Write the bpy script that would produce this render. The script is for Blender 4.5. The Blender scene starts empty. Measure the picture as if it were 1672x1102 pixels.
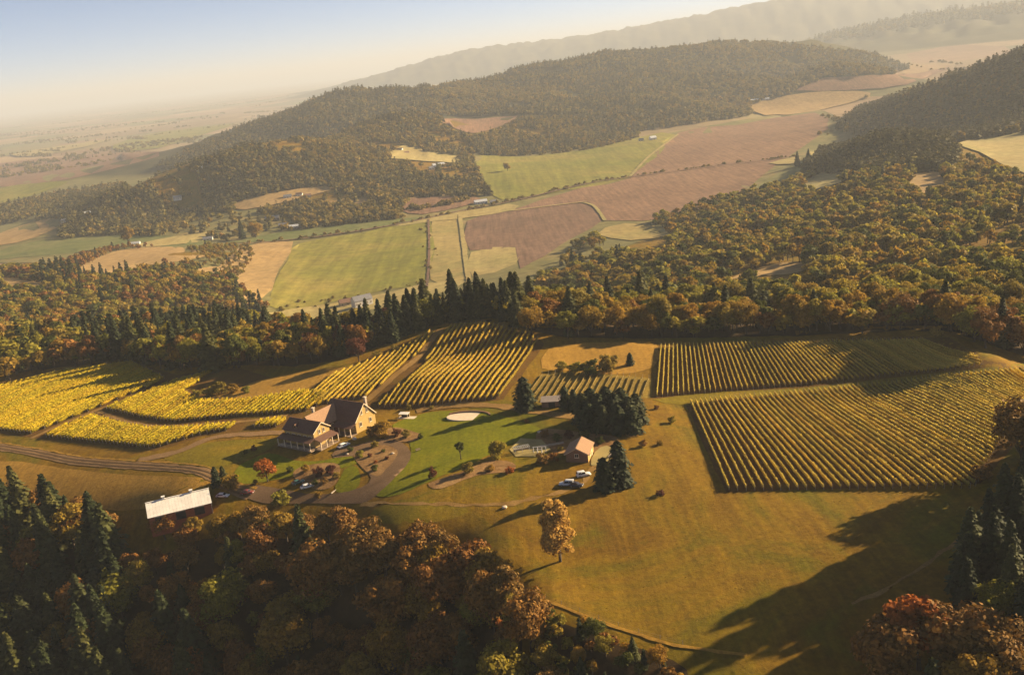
import bpy, bmesh, math, random
import numpy as np
from mathutils import Vector, Matrix
from mathutils.geometry import delaunay_2d_cdt
R = math.radians
rng = np.random.default_rng(7)
random.seed(7)
scene = bpy.context.scene

# ------------------------------------------------------------------ camera
IW, IH, FPX = 1672.0, 1102.0, 1606.0
CAMZ = 130.0
PITCH, ROLL = R(15.95), R(6.2)
Fv = np.array([0, math.cos(PITCH), -math.sin(PITCH)])
R0 = np.array([1.0, 0, 0]); U0 = np.array([0, math.sin(PITCH), math.cos(PITCH)])
Rv = math.cos(ROLL) * R0 - math.sin(ROLL) * U0
Uv = math.sin(ROLL) * R0 + math.cos(ROLL) * U0
cam = bpy.data.cameras.new('camera')
cam.sensor_fit = 'HORIZONTAL'; cam.sensor_width = 36.0
cam.lens = FPX / IW * 36.0
cam.clip_start = 1.0; cam.clip_end = 200000.0
camo = bpy.data.objects.new('camera', cam)
scene.collection.objects.link(camo)
camo.matrix_world = Matrix(((Rv[0], Uv[0], -Fv[0], 0), (Rv[1], Uv[1], -Fv[1], 0), (Rv[2], Uv[2], -Fv[2], CAMZ), (0, 0, 0, 1)))
scene.camera = camo

# ------------------------------------------------------------------ world, sun, exposure
SUN_AZ, SUN_EL = R(68), R(20)          # azimuth clockwise from +Y (the view direction)
world = bpy.data.worlds.new('World'); scene.world = world; world.use_nodes = True
nt = world.node_tree; nt.nodes.clear()
sky = nt.nodes.new('ShaderNodeTexSky'); sky.sky_type = 'NISHITA'; sky.sun_disc = False
sky.sun_elevation = SUN_EL; sky.sun_rotation = SUN_AZ
sky.air_density = 0.34; sky.dust_density = 0.3; sky.ozone_density = 0.5
bg = nt.nodes.new('ShaderNodeBackground'); bg.inputs[1].default_value = 0.05
wo = nt.nodes.new('ShaderNodeOutputWorld')
nt.links.new(sky.outputs[0], bg.inputs[0]); nt.links.new(bg.outputs[0], wo.inputs[0])
sun = bpy.data.lights.new('sun', 'SUN'); sun.energy = 5.0; sun.angle = R(0.5); sun.color = (1.0, 0.765, 0.45)
suno = bpy.data.objects.new('sun', sun); scene.collection.objects.link(suno)
sd = Vector((math.sin(SUN_AZ) * math.cos(SUN_EL), math.cos(SUN_AZ) * math.cos(SUN_EL), math.sin(SUN_EL)))
suno.rotation_euler = sd.to_track_quat('Z', 'Y').to_euler()
suno.location = (200, 100, 400)
scene.view_settings.view_transform = 'Standard'; scene.view_settings.look = 'None'
scene.view_settings.exposure = 1.66; scene.view_settings.gamma = 1.0
scene.view_settings.use_curve_mapping = False
scene.render.engine = 'CYCLES'
scene.cycles.use_denoising = True
scene.cycles.max_bounces = 5; scene.cycles.diffuse_bounces = 1; scene.cycles.transmission_bounces = 3
scene.cycles.volume_bounces = 0; scene.cycles.transparent_max_bounces = 6

# ------------------------------------------------------------------ terrain
def ray(px, py):
    px = np.asarray(px, float); py = np.asarray(py, float)
    a = (px - IW / 2) / FPX; b = -(py - IH / 2) / FPX
    d = Fv[None] + a.reshape(-1, 1) * Rv[None] + b.reshape(-1, 1) * Uv[None]
    hz = np.hypot(d[:, 0], d[:, 1])
    return np.arctan2(d[:, 0], d[:, 1]), -d[:, 2] / hz          # azimuth, tan(depression)

CP = []
def Z(*pts):                    # pixel with a known ground height
    for px, py, z in pts:
        az, td = ray([px], [py]); CP.append((math.log((CAMZ - z) / td[0]), az[0], z))
def D(*pts, back=None):         # pixel with a known ground distance (ridges); back: hidden slope behind it
    for px, py, d in pts:
        az, td = ray([px], [py]); CP.append((math.log(d), az[0], CAMZ - d * td[0]))
        if back: CP.append((math.log(d * back[0]), az[0], back[1]))
def P(*pts):                    # pixel column, distance, height (hidden ground)
    for px, py, d, z in pts:
        az, td = ray([px], [py]); CP.append((math.log(d), az[0], z))
# the home hill
Z((-60, 1300, -48), (300, 1300, -46), (0, 1100, -41), (250, 1100, -37.5), (550, 1100, -33), (800, 1100, -19), (0, 900, -19), (250, 930, -19),
  (500, 960, -18.5), (700, 980, -15), (1000, 1110, -6.5), (1100, 1060, -3), (870, 975, -2.5), (860, 1012, -4.2), (780, 940, -4), (1000, 1056, -3.2), (940, 965, -1.8), (1040, 1022, -2.4), (960, 1075, -5), (640, 900, -5.5), (300, 815, -4), (150, 800, -7),
  (400, 760, -1), (480, 735, 0), (560, 735, 0), (600, 700, 0.5), (650, 740, 0), (760, 690, 1.5), (850, 720, 1.5), (950, 735, 1.5), (0, 740, -7), (150, 755, -5),
  (0, 690, -8), (0, 625, -12), (100, 700, -6), (200, 600, -9), (110, 650, -8), (250, 690, -4), (380, 610, -4), (500, 600, 0), (600, 585, 2), (510, 640, 0.5),
  (400, 670, -1.5), (700, 660, 0.5), (690, 628, 3.5), (720, 600, 2.6), (750, 570, 3.6), (790, 529, 8), (880, 562, 4), (820, 640, 2), (700, 548, 6), (620, 655, 0.5),
  (960, 590, 1), (1000, 640, 1), (1060, 570, 1), (1000, 690, 2), (1100, 660, -1), (1080, 720, 1), (1190, 800, 1), (1590, 795, 3), (1400, 720, -1),
  (1300, 640, -5), (1500, 618, -4), (1660, 606, -2), (1100, 565, 0), (1300, 560, 1), (1530, 548, 4), (1650, 582, 4), (1650, 740, 5), (1000, 850, 0),
  (900, 915, -1.5), (1400, 900, 1), (1200, 1000, -1.8), (1400, 1080, -3), (1650, 1000, 3), (1650, 880, 5), (1900, 900, 10), (1900, 700, 8), (1650, 1250, -8), (1200, 1250, -10))
# left wood running down to the valley
Z((0, 560, -28), (0, 500, -58), (0, 440, -92), (200, 545, -30), (200, 480, -68), (200, 430, -82), (300, 415, -80), (380, 540, -36), (330, 480, -76),
  (400, 440, -98), (-150, 600, -14), (-150, 480, -70))
# steep fall behind the middle vineyard, hidden by its trees
P((450, 560, 600, -20), (450, 560, 760, -68), (600, 550, 600, -22), (600, 540, 760, -72), (760, 530, 600, -24), (760, 520, 760, -75), (880, 540, 560, -18), (880, 520, 720, -66))
Z((445, 525, -106), (560, 480, -107), (650, 440, -108), (730, 400, -110), (500, 400, -108), (640, 490, -104))
# right-hand wooded slopes
Z((1000, 500, -36), (1000, 450, -70), (1000, 400, -98), (1150, 510, -24), (1150, 460, -52), (1150, 400, -80), (1150, 365, -100), (1300, 500, -22), (1300, 450, -46),
  (1300, 400, -60), (1300, 350, -74), (1300, 310, -84), (1450, 490, -16), (1450, 420, -40), (1450, 350, -55), (1450, 300, -62), (1620, 500, -10), (1620, 420, -34),
  (1620, 340, -46), (1620, 290, -58), (1400, 262, -70), (1500, 262, -66), (1900, 480, -5), (1900, 350, -30))
D((1420, 238, 1560), (1540, 240, 1540), back=(1.15, -88))
Z((1640, 250, -72), (1560, 232, -84), (1330, 275, -98), (1250, 300, -106))
# valley
Z((800, 390, -112), (930, 360, -112), (1000, 340, -112), (1150, 300, -112), (1250, 250, -112), (1330, 195, -114), (1150, 230, -112), (1060, 228, -104), (930, 270, -105),
  (830, 320, -110), (790, 262, -96), (700, 350, -110), (600, 370, -108), (480, 385, -107), (380, 390, -106), (200, 390, -107), (0, 400, -108), (100, 360, -108),
  (0, 340, -112), (0, 300, -120), (120, 320, -114), (100, 260, -124), (300, 230, -124), (0, 230, -126), (200, 200, -128), (400, 175, -128))
# near ridge on the left
D((220, 318, 2150), (300, 280, 2200), (400, 250, 2260), (520, 232, 2320), (600, 250, 2350), back=(1.22, -88))
Z((300, 345, -100), (400, 350, -98), (480, 330, -94), (560, 340, -100), (640, 330, -100), (740, 320, -104))
D((400, 300, 2060), (500, 285, 2080), (650, 262, 2200), (720, 262, 2250), (700, 200, 2700), (610, 205, 2750), (780, 206, 2850), (850, 194, 2900))
D((700, 185, 2780), back=(1.12, -40))
# second ridge
D((270, 268, 3230), (330, 244, 3300), (450, 198, 3500), (560, 156, 3650), (640, 150, 3700), (700, 150, 3750), back=(1.35, -118))
D((560, 195, 3150), (450, 225, 3150))
# main ridge
D((760, 140, 3900), (830, 124, 4050), (960, 95, 4250), (1060, 88, 4300), (1150, 77, 4350), (1250, 78, 4350), (1350, 86, 4400), (1430, 98, 4500), back=(1.3, -122))
D((830, 160, 3400), (900, 150, 3500), (1050, 130, 3650), (1200, 125, 3650), (1330, 120, 3750), (960, 180, 3050), (1120, 170, 3150), (860, 215, 2700))
Z((900, 240, -102), (1000, 220, -104), (1200, 180, -112), (1300, 155, -115), (1450, 125, -118), (1500, 105, -120), (1400, 140, -117), (1600, 80, -120))
# dark hill on the right
D((1395, 192, 2500), (1500, 155, 2350), (1600, 118, 2300), (1672, 94, 2300), (1800, 60, 2300), back=(1.35, -116))
Z((1400, 214, -104), (1600, 222, -92), (1500, 205, -96), (1350, 222, -106))
# far ridge and the mountain behind
D((1330, 66, 9000), (1420, 48, 9000), (1550, 26, 9000), (1672, 13, 9000), (1850, 5, 9000), back=(1.2, -100))
Z((1330, 78, -124), (1550, 55, -122), (1672, 50, -122))
D((760, 84, 13000), (920, 66, 13000), (1010, 52, 13000), (1100, 36, 13000), (1270, 1, 13000), (1400, -6, 13000), (1672, -14, 13000), (1900, -10, 13000), back=(1.5, -128))
P((760, 100, 11000, -128), (1000, 80, 10800, -124), (1270, 60, 11000, -70), (1500, 30, 11000, -60))
for a in (-0.7, -0.45, -0.2, 0.05, 0.3, 0.55):
    for d in (24000, 48000): CP.append((math.log(d), a, -130))
    if a < 0.05:
        for d in (9000, 14000): CP.append((math.log(d), a, -129))
for a in (-0.7, 0.7):
    CP.append((math.log(60), a, -56)); CP.append((math.log(110), a, -50))
CP.append((math.log(60), 0, -60)); CP.append((math.log(120), 0, -50))
for d, z in ((1500, -108), (2300, -116), (3600, -124), (6000, -128)): CP.append((math.log(d), -0.62, z))
CP = np.array(CP)
def phi(d2): return np.sqrt(d2 + 0.035 ** 2)
q = CP[:, :2]
A = phi(((q[:, None] - q[None]) ** 2).sum(-1)) - 1e-3 * np.eye(len(q))
nQ = len(q)
M = np.zeros((nQ + 1, nQ + 1)); M[:nQ, :nQ] = A; M[:nQ, nQ] = 1; M[nQ, :nQ] = 1
W = np.linalg.solve(M, np.append(CP[:, 2], 0))
NR = 470
LR = np.linspace(math.log(45), math.log(46000), NR)
AZ = np.concatenate([np.arange(-180, -46, 6.0), np.arange(-46, -36, 1.0), np.arange(-36, 36.01, 0.16), np.arange(37, 46.1, 1.0), np.arange(52, 180.1, 6.0)])
AZ[-1] = 180.0
AZR = np.radians(AZ); NA = len(AZR)
HG = np.zeros((NR, NA))
azc = np.clip(AZR, -0.72, 0.72)
for i in range(NR):
    qq = np.stack([np.full(NA, LR[i]), azc], 1)
    HG[i] = phi(((qq[:, None] - q[None]) ** 2).sum(-1)) @ W[:nQ] + W[nQ]
rr = np.exp(LR)[:, None]; XX = rr * np.sin(AZR)[None]; YY = rr * np.cos(AZR)[None]
# gullies and spurs on the wooded hills
def rug(x, y):
    v = np.zeros_like(x)
    for k, (s, a) in enumerate(((430, 1.0), (260, .7), (150, .45), (90, .25))):
        th = 1.1 * k + .5
        v += a * np.sin((x * math.cos(th) + y * math.sin(th)) / s * 6.28 + 2.3 * np.sin((x * math.sin(th) - y * math.cos(th)) / s / 1.7 * 6.28 + k))
    return v
mask = np.clip((HG + 95) / 70, 0, 1) * np.clip((rr - 1700) / 700, 0, 1)
HG += mask * 6.5 * rug(XX, YY) * np.clip(rr / 3500, .5, 2.2)
HG = np.maximum(HG, -131)

def hgt(x, y):
    x = np.asarray(x, float); y = np.asarray(y, float)
    lr = np.log(np.maximum(np.hypot(x, y), 46)); az = np.arctan2(x, y)
    fi = np.clip((lr - LR[0]) / (LR[1] - LR[0]), 0, NR - 1.001)
    fj = np.clip(np.interp(az, AZR, np.arange(NA)), 0, NA - 1.001)
    i = fi.astype(int); j = fj.astype(int); u = fi - i; v = fj - j
    return (HG[i, j] * (1 - u) * (1 - v) + HG[i + 1, j] * u * (1 - v) + HG[i, j + 1] * (1 - u) * v + HG[i + 1, j + 1] * u * v)

DS = np.exp(np.linspace(math.log(60), math.log(45500), 2600))
def at(px, py, dmin=0.0, up=0.0):
    """world points where the pixel rays meet the ground (first hit beyond dmin), or the level `up` metres above it"""
    az, td = ray(px, py)
    out = np.zeros((len(az), 3))
    for k in range(len(az)):
        x = DS * math.sin(az[k]); y = DS * math.cos(az[k])
        g = CAMZ - DS * td[k] - hgt(x, y) - up
        ok = (g <= 0) & (DS > dmin)
        i = int(np.argmax(ok)) if ok.any() else len(DS) - 1
        d = DS[i]
        if i > 0 and DS[i - 1] > dmin and g[i] <= 0 < g[i - 1]:
            d = DS[i - 1] + (DS[i] - DS[i - 1]) * g[i - 1] / (g[i - 1] - g[i])
        out[k] = (d * math.sin(az[k]), d * math.cos(az[k]), 0)
    out[:, 2] = hgt(out[:, 0], out[:, 1])
    return out
def at1(px, py, dmin=0.0, up=0.0): return at([px], [py], dmin, up)[0]

# ------------------------------------------------------------------ object helpers
COL = scene.collection
def link(o):
    COL.objects.link(o); return o
def tag(o, label=None, cat=None, group=None, kind=None):
    if label: o['label'] = label
    if cat: o['category'] = cat
    if group: o['group'] = group
    if kind: o['kind'] = kind
    return o
def empty(name, loc, rz=0.0, scale=1.0):
    o = bpy.data.objects.new(name, None); o.empty_display_size = 0.5
    o.location = loc; o.rotation_euler = (0, 0, rz); o.scale = (scale,) * 3
    return link(o)
def np_mesh(name, V, Fq=None, Ft=None, mat=None, smooth=False, col=None):
    me = bpy.data.meshes.new(name)
    V = np.asarray(V, np.float32)
    fq = np.zeros((0, 4), np.int32) if Fq is None else np.asarray(Fq, np.int32).reshape(-1, 4)
    ft = np.zeros((0, 3), np.int32) if Ft is None else np.asarray(Ft, np.int32).reshape(-1, 3)
    me.vertices.add(len(V)); me.vertices.foreach_set('co', V.ravel())
    nl = fq.size + ft.size
    me.loops.add(nl); me.loops.foreach_set('vertex_index', np.concatenate([fq.ravel(), ft.ravel()]))
    me.polygons.add(len(fq) + len(ft))
    st = np.concatenate([np.arange(len(fq)) * 4, fq.size + np.arange(len(ft)) * 3])
    me.polygons.foreach_set('loop_start', st.astype(np.int32))
    if smooth: me.polygons.foreach_set('use_smooth', np.ones(len(fq) + len(ft), bool))
    me.update(calc_edges=True); me.validate()
    if mat: me.materials.append(mat)
    return me
def obj(name, me, parent=None):
    o = bpy.data.objects.new(name, me); link(o)
    if parent: o.parent = parent
    return o

class MB:
    """collects simple solids; build() links them as ONE mesh object"""
    def __init__(self): self.v = []; self.f = []
    def add(self, v, f):
        n = len(self.v); self.v += [tuple(p) for p in v]; self.f += [tuple(i + n for i in t) for t in f]; return self
    def box(self, c, s, rz=0.0):
        hx, hy, hz = s[0] / 2, s[1] / 2, s[2] / 2; ca, sa = math.cos(rz), math.sin(rz)
        v = []
        for dz in (-hz, hz):
            for dx, dy in ((-hx, -hy), (hx, -hy), (hx, hy), (-hx, hy)):
                v.append((c[0] + dx * ca - dy * sa, c[1] + dx * sa + dy * ca, c[2] + dz))
        return self.add(v, [(0, 3, 2, 1), (4, 5, 6, 7), (0, 1, 5, 4), (1, 2, 6, 5), (2, 3, 7, 6), (3, 0, 4, 7)])
    def tube(self, pts, rad, n=6):
        pts = [Vector(p) for p in pts]; base = len(self.v); rings = []
        for i, p in enumerate(pts):
            d = (pts[min(i + 1, len(pts) - 1)] - pts[max(i - 1, 0)]).normalized()
            a = d.orthogonal().normalized(); b = d.cross(a)
            r = rad[i] if isinstance(rad, (list, tuple)) else rad
            rings.append([p + a * (r * math.cos(t * 2 * math.pi / n)) + b * (r * math.sin(t * 2 * math.pi / n)) for t in range(n)])
        v = [p for g in rings for p in g]; f = []
        for i in range(len(pts) - 1):
            for t in range(n):
                f.append((i * n + t, i * n + (t + 1) % n, (i + 1) * n + (t + 1) % n, (i + 1) * n + t))
        f.append(tuple(reversed(range(n)))); f.append(tuple(range((len(pts) - 1) * n, len(pts) * n)))
        return self.add(v, f)
    def prism(self, poly, axis_from, axis_to):
        """extrude a 3-D polygon from one offset to another"""
        n = len(poly); v = [tuple(Vector(p) + Vector(axis_from)) for p in poly] + [tuple(Vector(p) + Vector(axis_to)) for p in poly]
        f = [tuple(reversed(range(n))), tuple(range(n, 2 * n))] + [(i, (i + 1) % n, n + (i + 1) % n, n + i) for i in range(n)]
        return self.add(v, f)
    def slab(self, a, b, c, d, t):
        """a quad plate with thickness t along its normal"""
        a, b, c, d = map(Vector, (a, b, c, d)); nrm = (b - a).cross(d - a).normalized() * t
        return self.add([a, b, c, d, a + nrm, b + nrm, c + nrm, d + nrm], [(3, 2, 1, 0), (4, 5, 6, 7), (0, 1, 5, 4), (1, 2, 6, 5), (2, 3, 7, 6), (3, 0, 4, 7)])
    def mesh(self, name, mat, smooth=False):
        me = bpy.data.meshes.new(name); me.from_pydata(self.v, [], self.f); me.update()
        bm = bmesh.new(); bm.from_mesh(me); bmesh.ops.recalc_face_normals(bm, faces=bm.faces); bm.to_mesh(me); bm.free()
        if smooth:
            for p in me.polygons: p.use_smooth = True
        me.materials.append(mat); return me
    def build(self, name, mat, parent=None, smooth=False):
        return obj(name, self.mesh(name, mat, smooth), parent)

# ------------------------------------------------------------------ materials
def new_mat(name):
    m = bpy.data.materials.new(name); m.use_nodes = True
    t = m.node_tree; b = t.nodes['Principled BSDF']; return m, t, b
def noise(t, scale, detail=4, rough=.6, vec=None, dist=0.0):
    n = t.nodes.new('ShaderNodeTexNoise'); n.inputs['Scale'].default_value = scale
    n.inputs['Detail'].default_value = detail; n.inputs['Roughness'].default_value = rough; n.inputs['Distortion'].default_value = dist
    if vec is not None: t.links.new(vec, n.inputs['Vector'])
    return n.outputs['Fac']
def ramp(t, fac, stops):
    r = t.nodes.new('ShaderNodeValToRGB'); e = r.color_ramp.elements
    while len(e) < len(stops): e.new(0.5)
    for i, (p, c) in enumerate(stops): e[i].position = p; e[i].color = (*c, 1) if len(c) == 3 else c
    t.links.new(fac, r.inputs['Fac']); return r.outputs['Color']
def mixc(t, fac, a, b, mode='MIX'):
    n = t.nodes.new('ShaderNodeMix'); n.data_type = 'RGBA'; n.blend_type = mode
    for s, v in ((0, fac), (6, a), (7, b)):
        if hasattr(v, 'is_output'): t.links.new(v, n.inputs[s])
        elif s == 0: n.inputs[0].default_value = v
        else: n.inputs[s].default_value = (*v, 1)
    return n.outputs[2]
def math_n(t, op, a, b=None):
    n = t.nodes.new('ShaderNodeMath'); n.operation = op
    for s, v in ((0, a), (1, b)):
        if v is None: continue
        if hasattr(v, 'is_output'): t.links.new(v, n.inputs[s])
        else: n.inputs[s].default_value = v
    return n.outputs[0]
def position(t, scale=(1, 1, 1), rot=0.0):
    g = t.nodes.new('ShaderNodeNewGeometry'); mp = t.nodes.new('ShaderNodeMapping')
    mp.inputs['Scale'].default_value = scale; mp.inputs['Rotation'].default_value = (0, 0, rot)
    t.links.new(g.outputs['Position'], mp.inputs['Vector']); return mp.outputs['Vector']
def bump(t, b, h, strength, dist):
    n = t.nodes.new('ShaderNodeBump'); n.inputs['Strength'].default_value = strength; n.inputs['Distance'].default_value = dist
    t.links.new(h, n.inputs['Height']); t.links.new(n.outputs[0], b.inputs['Normal'])
def soil(name, c1, c2, c3, big=.02, fine=.9, streak=None, bmp=.5, tracks=0.0):
    """ground cover: broad patches, fine mottling and (optional) mowing or plough lines"""
    m, t, b = new_mat(name)
    p = position(t)
    col = ramp(t, noise(t, big, 5, .6, p, .6), [(.33, c1), (.52, c2), (.7, c3)])
    f = ramp(t, noise(t, fine, 4, .7, p), [(.25, (.55,) * 3), (.75, (1.35,) * 3)])
    col = mixc(t, .8, col, f, 'MULTIPLY')
    if streak:
        ang, sc, amt = streak
        s = ramp(t, noise(t, 1.0, 5, .65, position(t, (sc * 2.2, sc * .12, sc), ang)), [(.3, (.55,) * 3), (.7, (1.35,) * 3)])
        col = mixc(t, amt, col, s, 'MULTIPLY')
    t.links.new(col, b.inputs['Base Color']); b.inputs['Roughness'].default_value = .95; b.inputs['Specular IOR Level'].default_value = .1
    bump(t, b, noise(t, fine * 1.7, 5, .75, p), bmp, .35)
    return m
def flat(name, c, rough=.6, var=.2, scale=1.5, metal=0.0, spec=.4):
    m, t, b = new_mat(name)
    tc = t.nodes.new('ShaderNodeTexCoord')
    f = ramp(t, noise(t, scale, 5, .65, tc.outputs['Object']), [(.3, (1 - var,) * 3), (.7, (1 + var * .6,) * 3)])
    t.links.new(mixc(t, 1.0, c, f, 'MULTIPLY'), b.inputs['Base Color'])
    b.inputs['Roughness'].default_value = rough; b.inputs['Metallic'].default_value = metal; b.inputs['Specular IOR Level'].default_value = spec
    return m
def leafmat(name, stops, trans=.35, spread=.35):
    """foliage: hue drawn per plant, brightness per leaf spray; thin leaves let some light through"""
    m, t, b = new_mat(name)
    oi = t.nodes.new('ShaderNodeObjectInfo'); g = t.nodes.new('ShaderNodeNewGeometry')
    tc = t.nodes.new('ShaderNodeTexCoord')
    v = math_n(t, 'ADD', math_n(t, 'MULTIPLY', oi.outputs['Random'], .62), math_n(t, 'MULTIPLY', noise(t, .35, 3, .6, tc.outputs['Object']), .38))
    col = ramp(t, v, stops)
    k = ramp(t, g.outputs['Random Per Island'], [(0, (1 - spread,) * 3), (1, (1 + spread,) * 3)])
    col = mixc(t, 1.0, col, k, 'MULTIPLY')
    t.links.new(col, b.inputs['Base Color']); b.inputs['Roughness'].default_value = .75; b.inputs['Specular IOR Level'].default_value = .15
    tr = t.nodes.new('ShaderNodeBsdfTranslucent'); t.links.new(col, tr.inputs['Color'])
    mx = t.nodes.new('ShaderNodeMixShader'); mx.inputs[0].default_value = trans
    t.links.new(b.outputs[0], mx.inputs[1]); t.links.new(tr.outputs[0], mx.inputs[2])
    t.links.new(mx.outputs[0], t.nodes['Material Output'].inputs['Surface'])
    return m

# ------------------------------------------------------------------ ground
def ground_material():
    m, t, b = new_mat('ground')
    p = position(t)
    # dry pasture of the hills
    dry = ramp(t, noise(t, .017, 7, .66, p, 1.2), [(.28, (.095, .09, .003)), (.4, (.135, .10, .004)), (.5, (.195, .112, .006)), (.6, (.155, .082, .005)), (.7, (.12, .098, .004))])
    dry = mixc(t, .55, dry, ramp(t, noise(t, 1.0, 4, .6, position(t, (.5, .03, .2), .35)), [(.3, (.6,) * 3), (.7, (1.35,) * 3)]), 'MULTIPLY')
    dry = mixc(t, .85, dry, ramp(t, noise(t, .55, 5, .75, p), [(.25, (.55,) * 3), (.75, (1.4,) * 3)]), 'MULTIPLY')
    # farmland of the valley: big plots
    vo = t.nodes.new('ShaderNodeTexVoronoi'); vo.inputs['Scale'].default_value = 1.0; vo.inputs['Randomness'].default_value = .8
    vo.distance = 'MANHATTAN'
    t.links.new(position(t, (1 / 650, 1 / 900, 0), .5), vo.inputs['Vector'])
    sx = t.nodes.new('ShaderNodeSeparateColor'); t.links.new(vo.outputs['Color'], sx.inputs[0])
    farm = ramp(t, sx.outputs[0], [(.0, (.12, .125, .05)), (.2, (.30, .20, .115)), (.4, (.16, .15, .06)), (.55, (.36, .25, .14)), (.72, (.24, .15, .09)), (.88, (.17, .17, .055))])
    farm = mixc(t, .7, farm, ramp(t, noise(t, .012, 6, .7, p, 1.0), [(.3, (.6,) * 3), (.7, (1.3,) * 3)]), 'MULTIPLY')
    wood = ramp(t, noise(t, .004, 8, .75, p), [(.35, (.035, .042, .016)), (.65, (.09, .075, .03))])
    sp = t.nodes.new('ShaderNodeSeparateXYZ'); g = t.nodes.new('ShaderNodeNewGeometry'); t.links.new(g.outputs['Position'], sp.inputs[0])
    zf = t.nodes.new('ShaderNodeMapRange'); zf.inputs['From Min'].default_value = -100; zf.inputs['From Max'].default_value = -94
    t.links.new(sp.outputs['Z'], zf.inputs['Value'])
    yf = t.nodes.new('ShaderNodeMapRange'); yf.inputs['From Min'].default_value = 2600; yf.inputs['From Max'].default_value = 3000
    t.links.new(sp.outputs['Y'], yf.inputs['Value'])
    hill = mixc(t, yf.outputs[0], dry, wood)
    col = mixc(t, zf.outputs[0], farm, hill)
    t.links.new(col, b.inputs['Base Color']); b.inputs['Roughness'].default_value = .95; b.inputs['Specular IOR Level'].default_value = .1
    bump(t, b, noise(t, .8, 6, .75, p), .55, .5)
    return m
V = np.stack([XX, YY, HG], -1).reshape(-1, 3)
ii = np.arange(NR - 1)[:, None] * NA + np.arange(NA - 1)[None]
Fq = np.stack([ii, ii + 1, ii + NA + 1, ii + NA], -1).reshape(-1, 4)[:, ::-1]
# close the small disc under the camera
V = np.vstack([V, [[0, 0, HG[0].mean()]]]); c0 = len(V) - 1
Ft = np.array([(j, c0, j + 1) for j in range(NA - 1)])[:, ::-1]
gr = obj('ground', np_mesh('ground', V, Fq, Ft[:, ::-1], ground_material(), smooth=True))
tag(gr, 'rolling dry pasture hills falling to wide farmed plains', 'ground', kind='structure')

def off(x, y, lvl):
    r = np.hypot(x, y); return lvl * (0.045 + 0.0005 * np.maximum(0, r - 450))
def smooth_poly(pts, n=4, closed=True):
    pts = [np.array(p, float) for p in pts]; m = len(pts); out = []
    for i in range(m if closed else m - 1):
        g = (lambda k: pts[k % m]) if closed else (lambda k: pts[min(max(k, 0), m - 1)])
        p0, p1, p2, p3 = g(i - 1), g(i), g(i + 1), g(i + 2)
        for k in range(n):
            s = k / n
            out.append(.5 * (2 * p1 + (p2 - p0) * s + (2 * p0 - 5 * p1 + 4 * p2 - p3) * s * s + (3 * p1 - p0 - 3 * p2 + p3) * s ** 3))
    if not closed: out.append(pts[-1])
    return np.array(out)
def inside(poly, x, y):
    poly = np.asarray(poly); x = np.asarray(x); y = np.asarray(y); c = np.zeros(x.shape, bool); n = len(poly); j = n - 1
    for i in range(n):
        xi, yi, xj, yj = *poly[i][:2], *poly[j][:2]
        if yi != yj: c ^= ((yi > y) != (yj > y)) & (x < (xj - xi) * (y - yi) / (yj - yi) + xi)
        j = i
    return c
def sheet(name, pts, mat, label, lvl=1, dmin=0.0, step=14, smooth=2, jit=0.6, kind='structure', cat=None):
    """a ground cover draped on the terrain inside an outline"""
    pl = smooth_poly(pts, smooth) if smooth > 1 else np.array(pts, float)
    e = []                                           # densify the outline
    for a, b in zip(pl, np.roll(pl, -1, 0)):
        n = max(1, int(np.hypot(*(b - a)) / step)); e += [a + (b - a) * k / n for k in range(n)]
    e = np.array(e) + rng.normal(0, jit, (len(e), 2)) * np.array([1, .5])
    xs = np.arange(e[:, 0].min(), e[:, 0].max(), step); ys = np.arange(e[:, 1].min(), e[:, 1].max(), step * .5)
    gx, gy = np.meshgrid(xs, ys); gx = gx.ravel(); gy = gy.ravel(); k = inside(e, gx, gy)
    allp = np.vstack([e, np.stack([gx[k], gy[k]], 1)])
    n = len(e)
    vv, _, ff, *_ = delaunay_2d_cdt([Vector(p) for p in allp], [], [list(range(n))], 1, 1e-4)
    vv = np.array([tuple(v) for v in vv])
    w = at(vv[:, 0], vv[:, 1], dmin)
    w[:, 2] += off(w[:, 0], w[:, 1], lvl)
    ft = [f for f in ff if len(f) == 3]
    me = np_mesh(name, w, None, np.array(ft), mat, smooth=True)
    if sum(p.normal.z for p in me.polygons) < 0: me.flip_normals()
    return tag(obj(name, me), label, cat or name.split('_')[-1], kind=kind)
def resample(w, step):
    s = np.concatenate([[0], np.cumsum(np.hypot(*np.diff(w[:, :2], axis=0).T))])
    n = max(2, int(s[-1] / step) + 1); t = np.linspace(0, s[-1], n)
    return np.stack([np.interp(t, s, w[:, k]) for k in range(2)], 1)
def strip(name, pts, width, mat, label, lvl=2, dmin=0.0, step=3.0, wob=.15, cat='road', shift=0.0):
    """a road or path: its centre line is laid on the ground, its width is in metres"""
    pl = smooth_poly(pts, 5, False); w = resample(at(pl[:, 0], pl[:, 1], dmin), step)
    d = np.gradient(w, axis=0); d /= np.linalg.norm(d, axis=1)[:, None]; nn = np.stack([-d[:, 1], d[:, 0]], 1)
    cols = []
    for s in (-.5, -.17, .17, .5):
        p = w + nn * (shift + s * width + (rng.normal(0, wob, (len(w), 1)) if abs(s) == .5 else 0))
        cols.append(np.column_stack([p, hgt(p[:, 0], p[:, 1]) + off(p[:, 0], p[:, 1], lvl)]))
    V = np.stack(cols, 1).reshape(-1, 3); n = len(w)
    F = [(i * 4 + k, i * 4 + k + 1, i * 4 + k + 5, i * 4 + k + 4) for i in range(n - 1) for k in range(3)]
    me = np_mesh(name, V, F, None, mat, smooth=True)
    if sum(p.normal.z for p in me.polygons) < 0: me.flip_normals()
    return tag(obj(name, me), label, cat, kind='structure')

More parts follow.
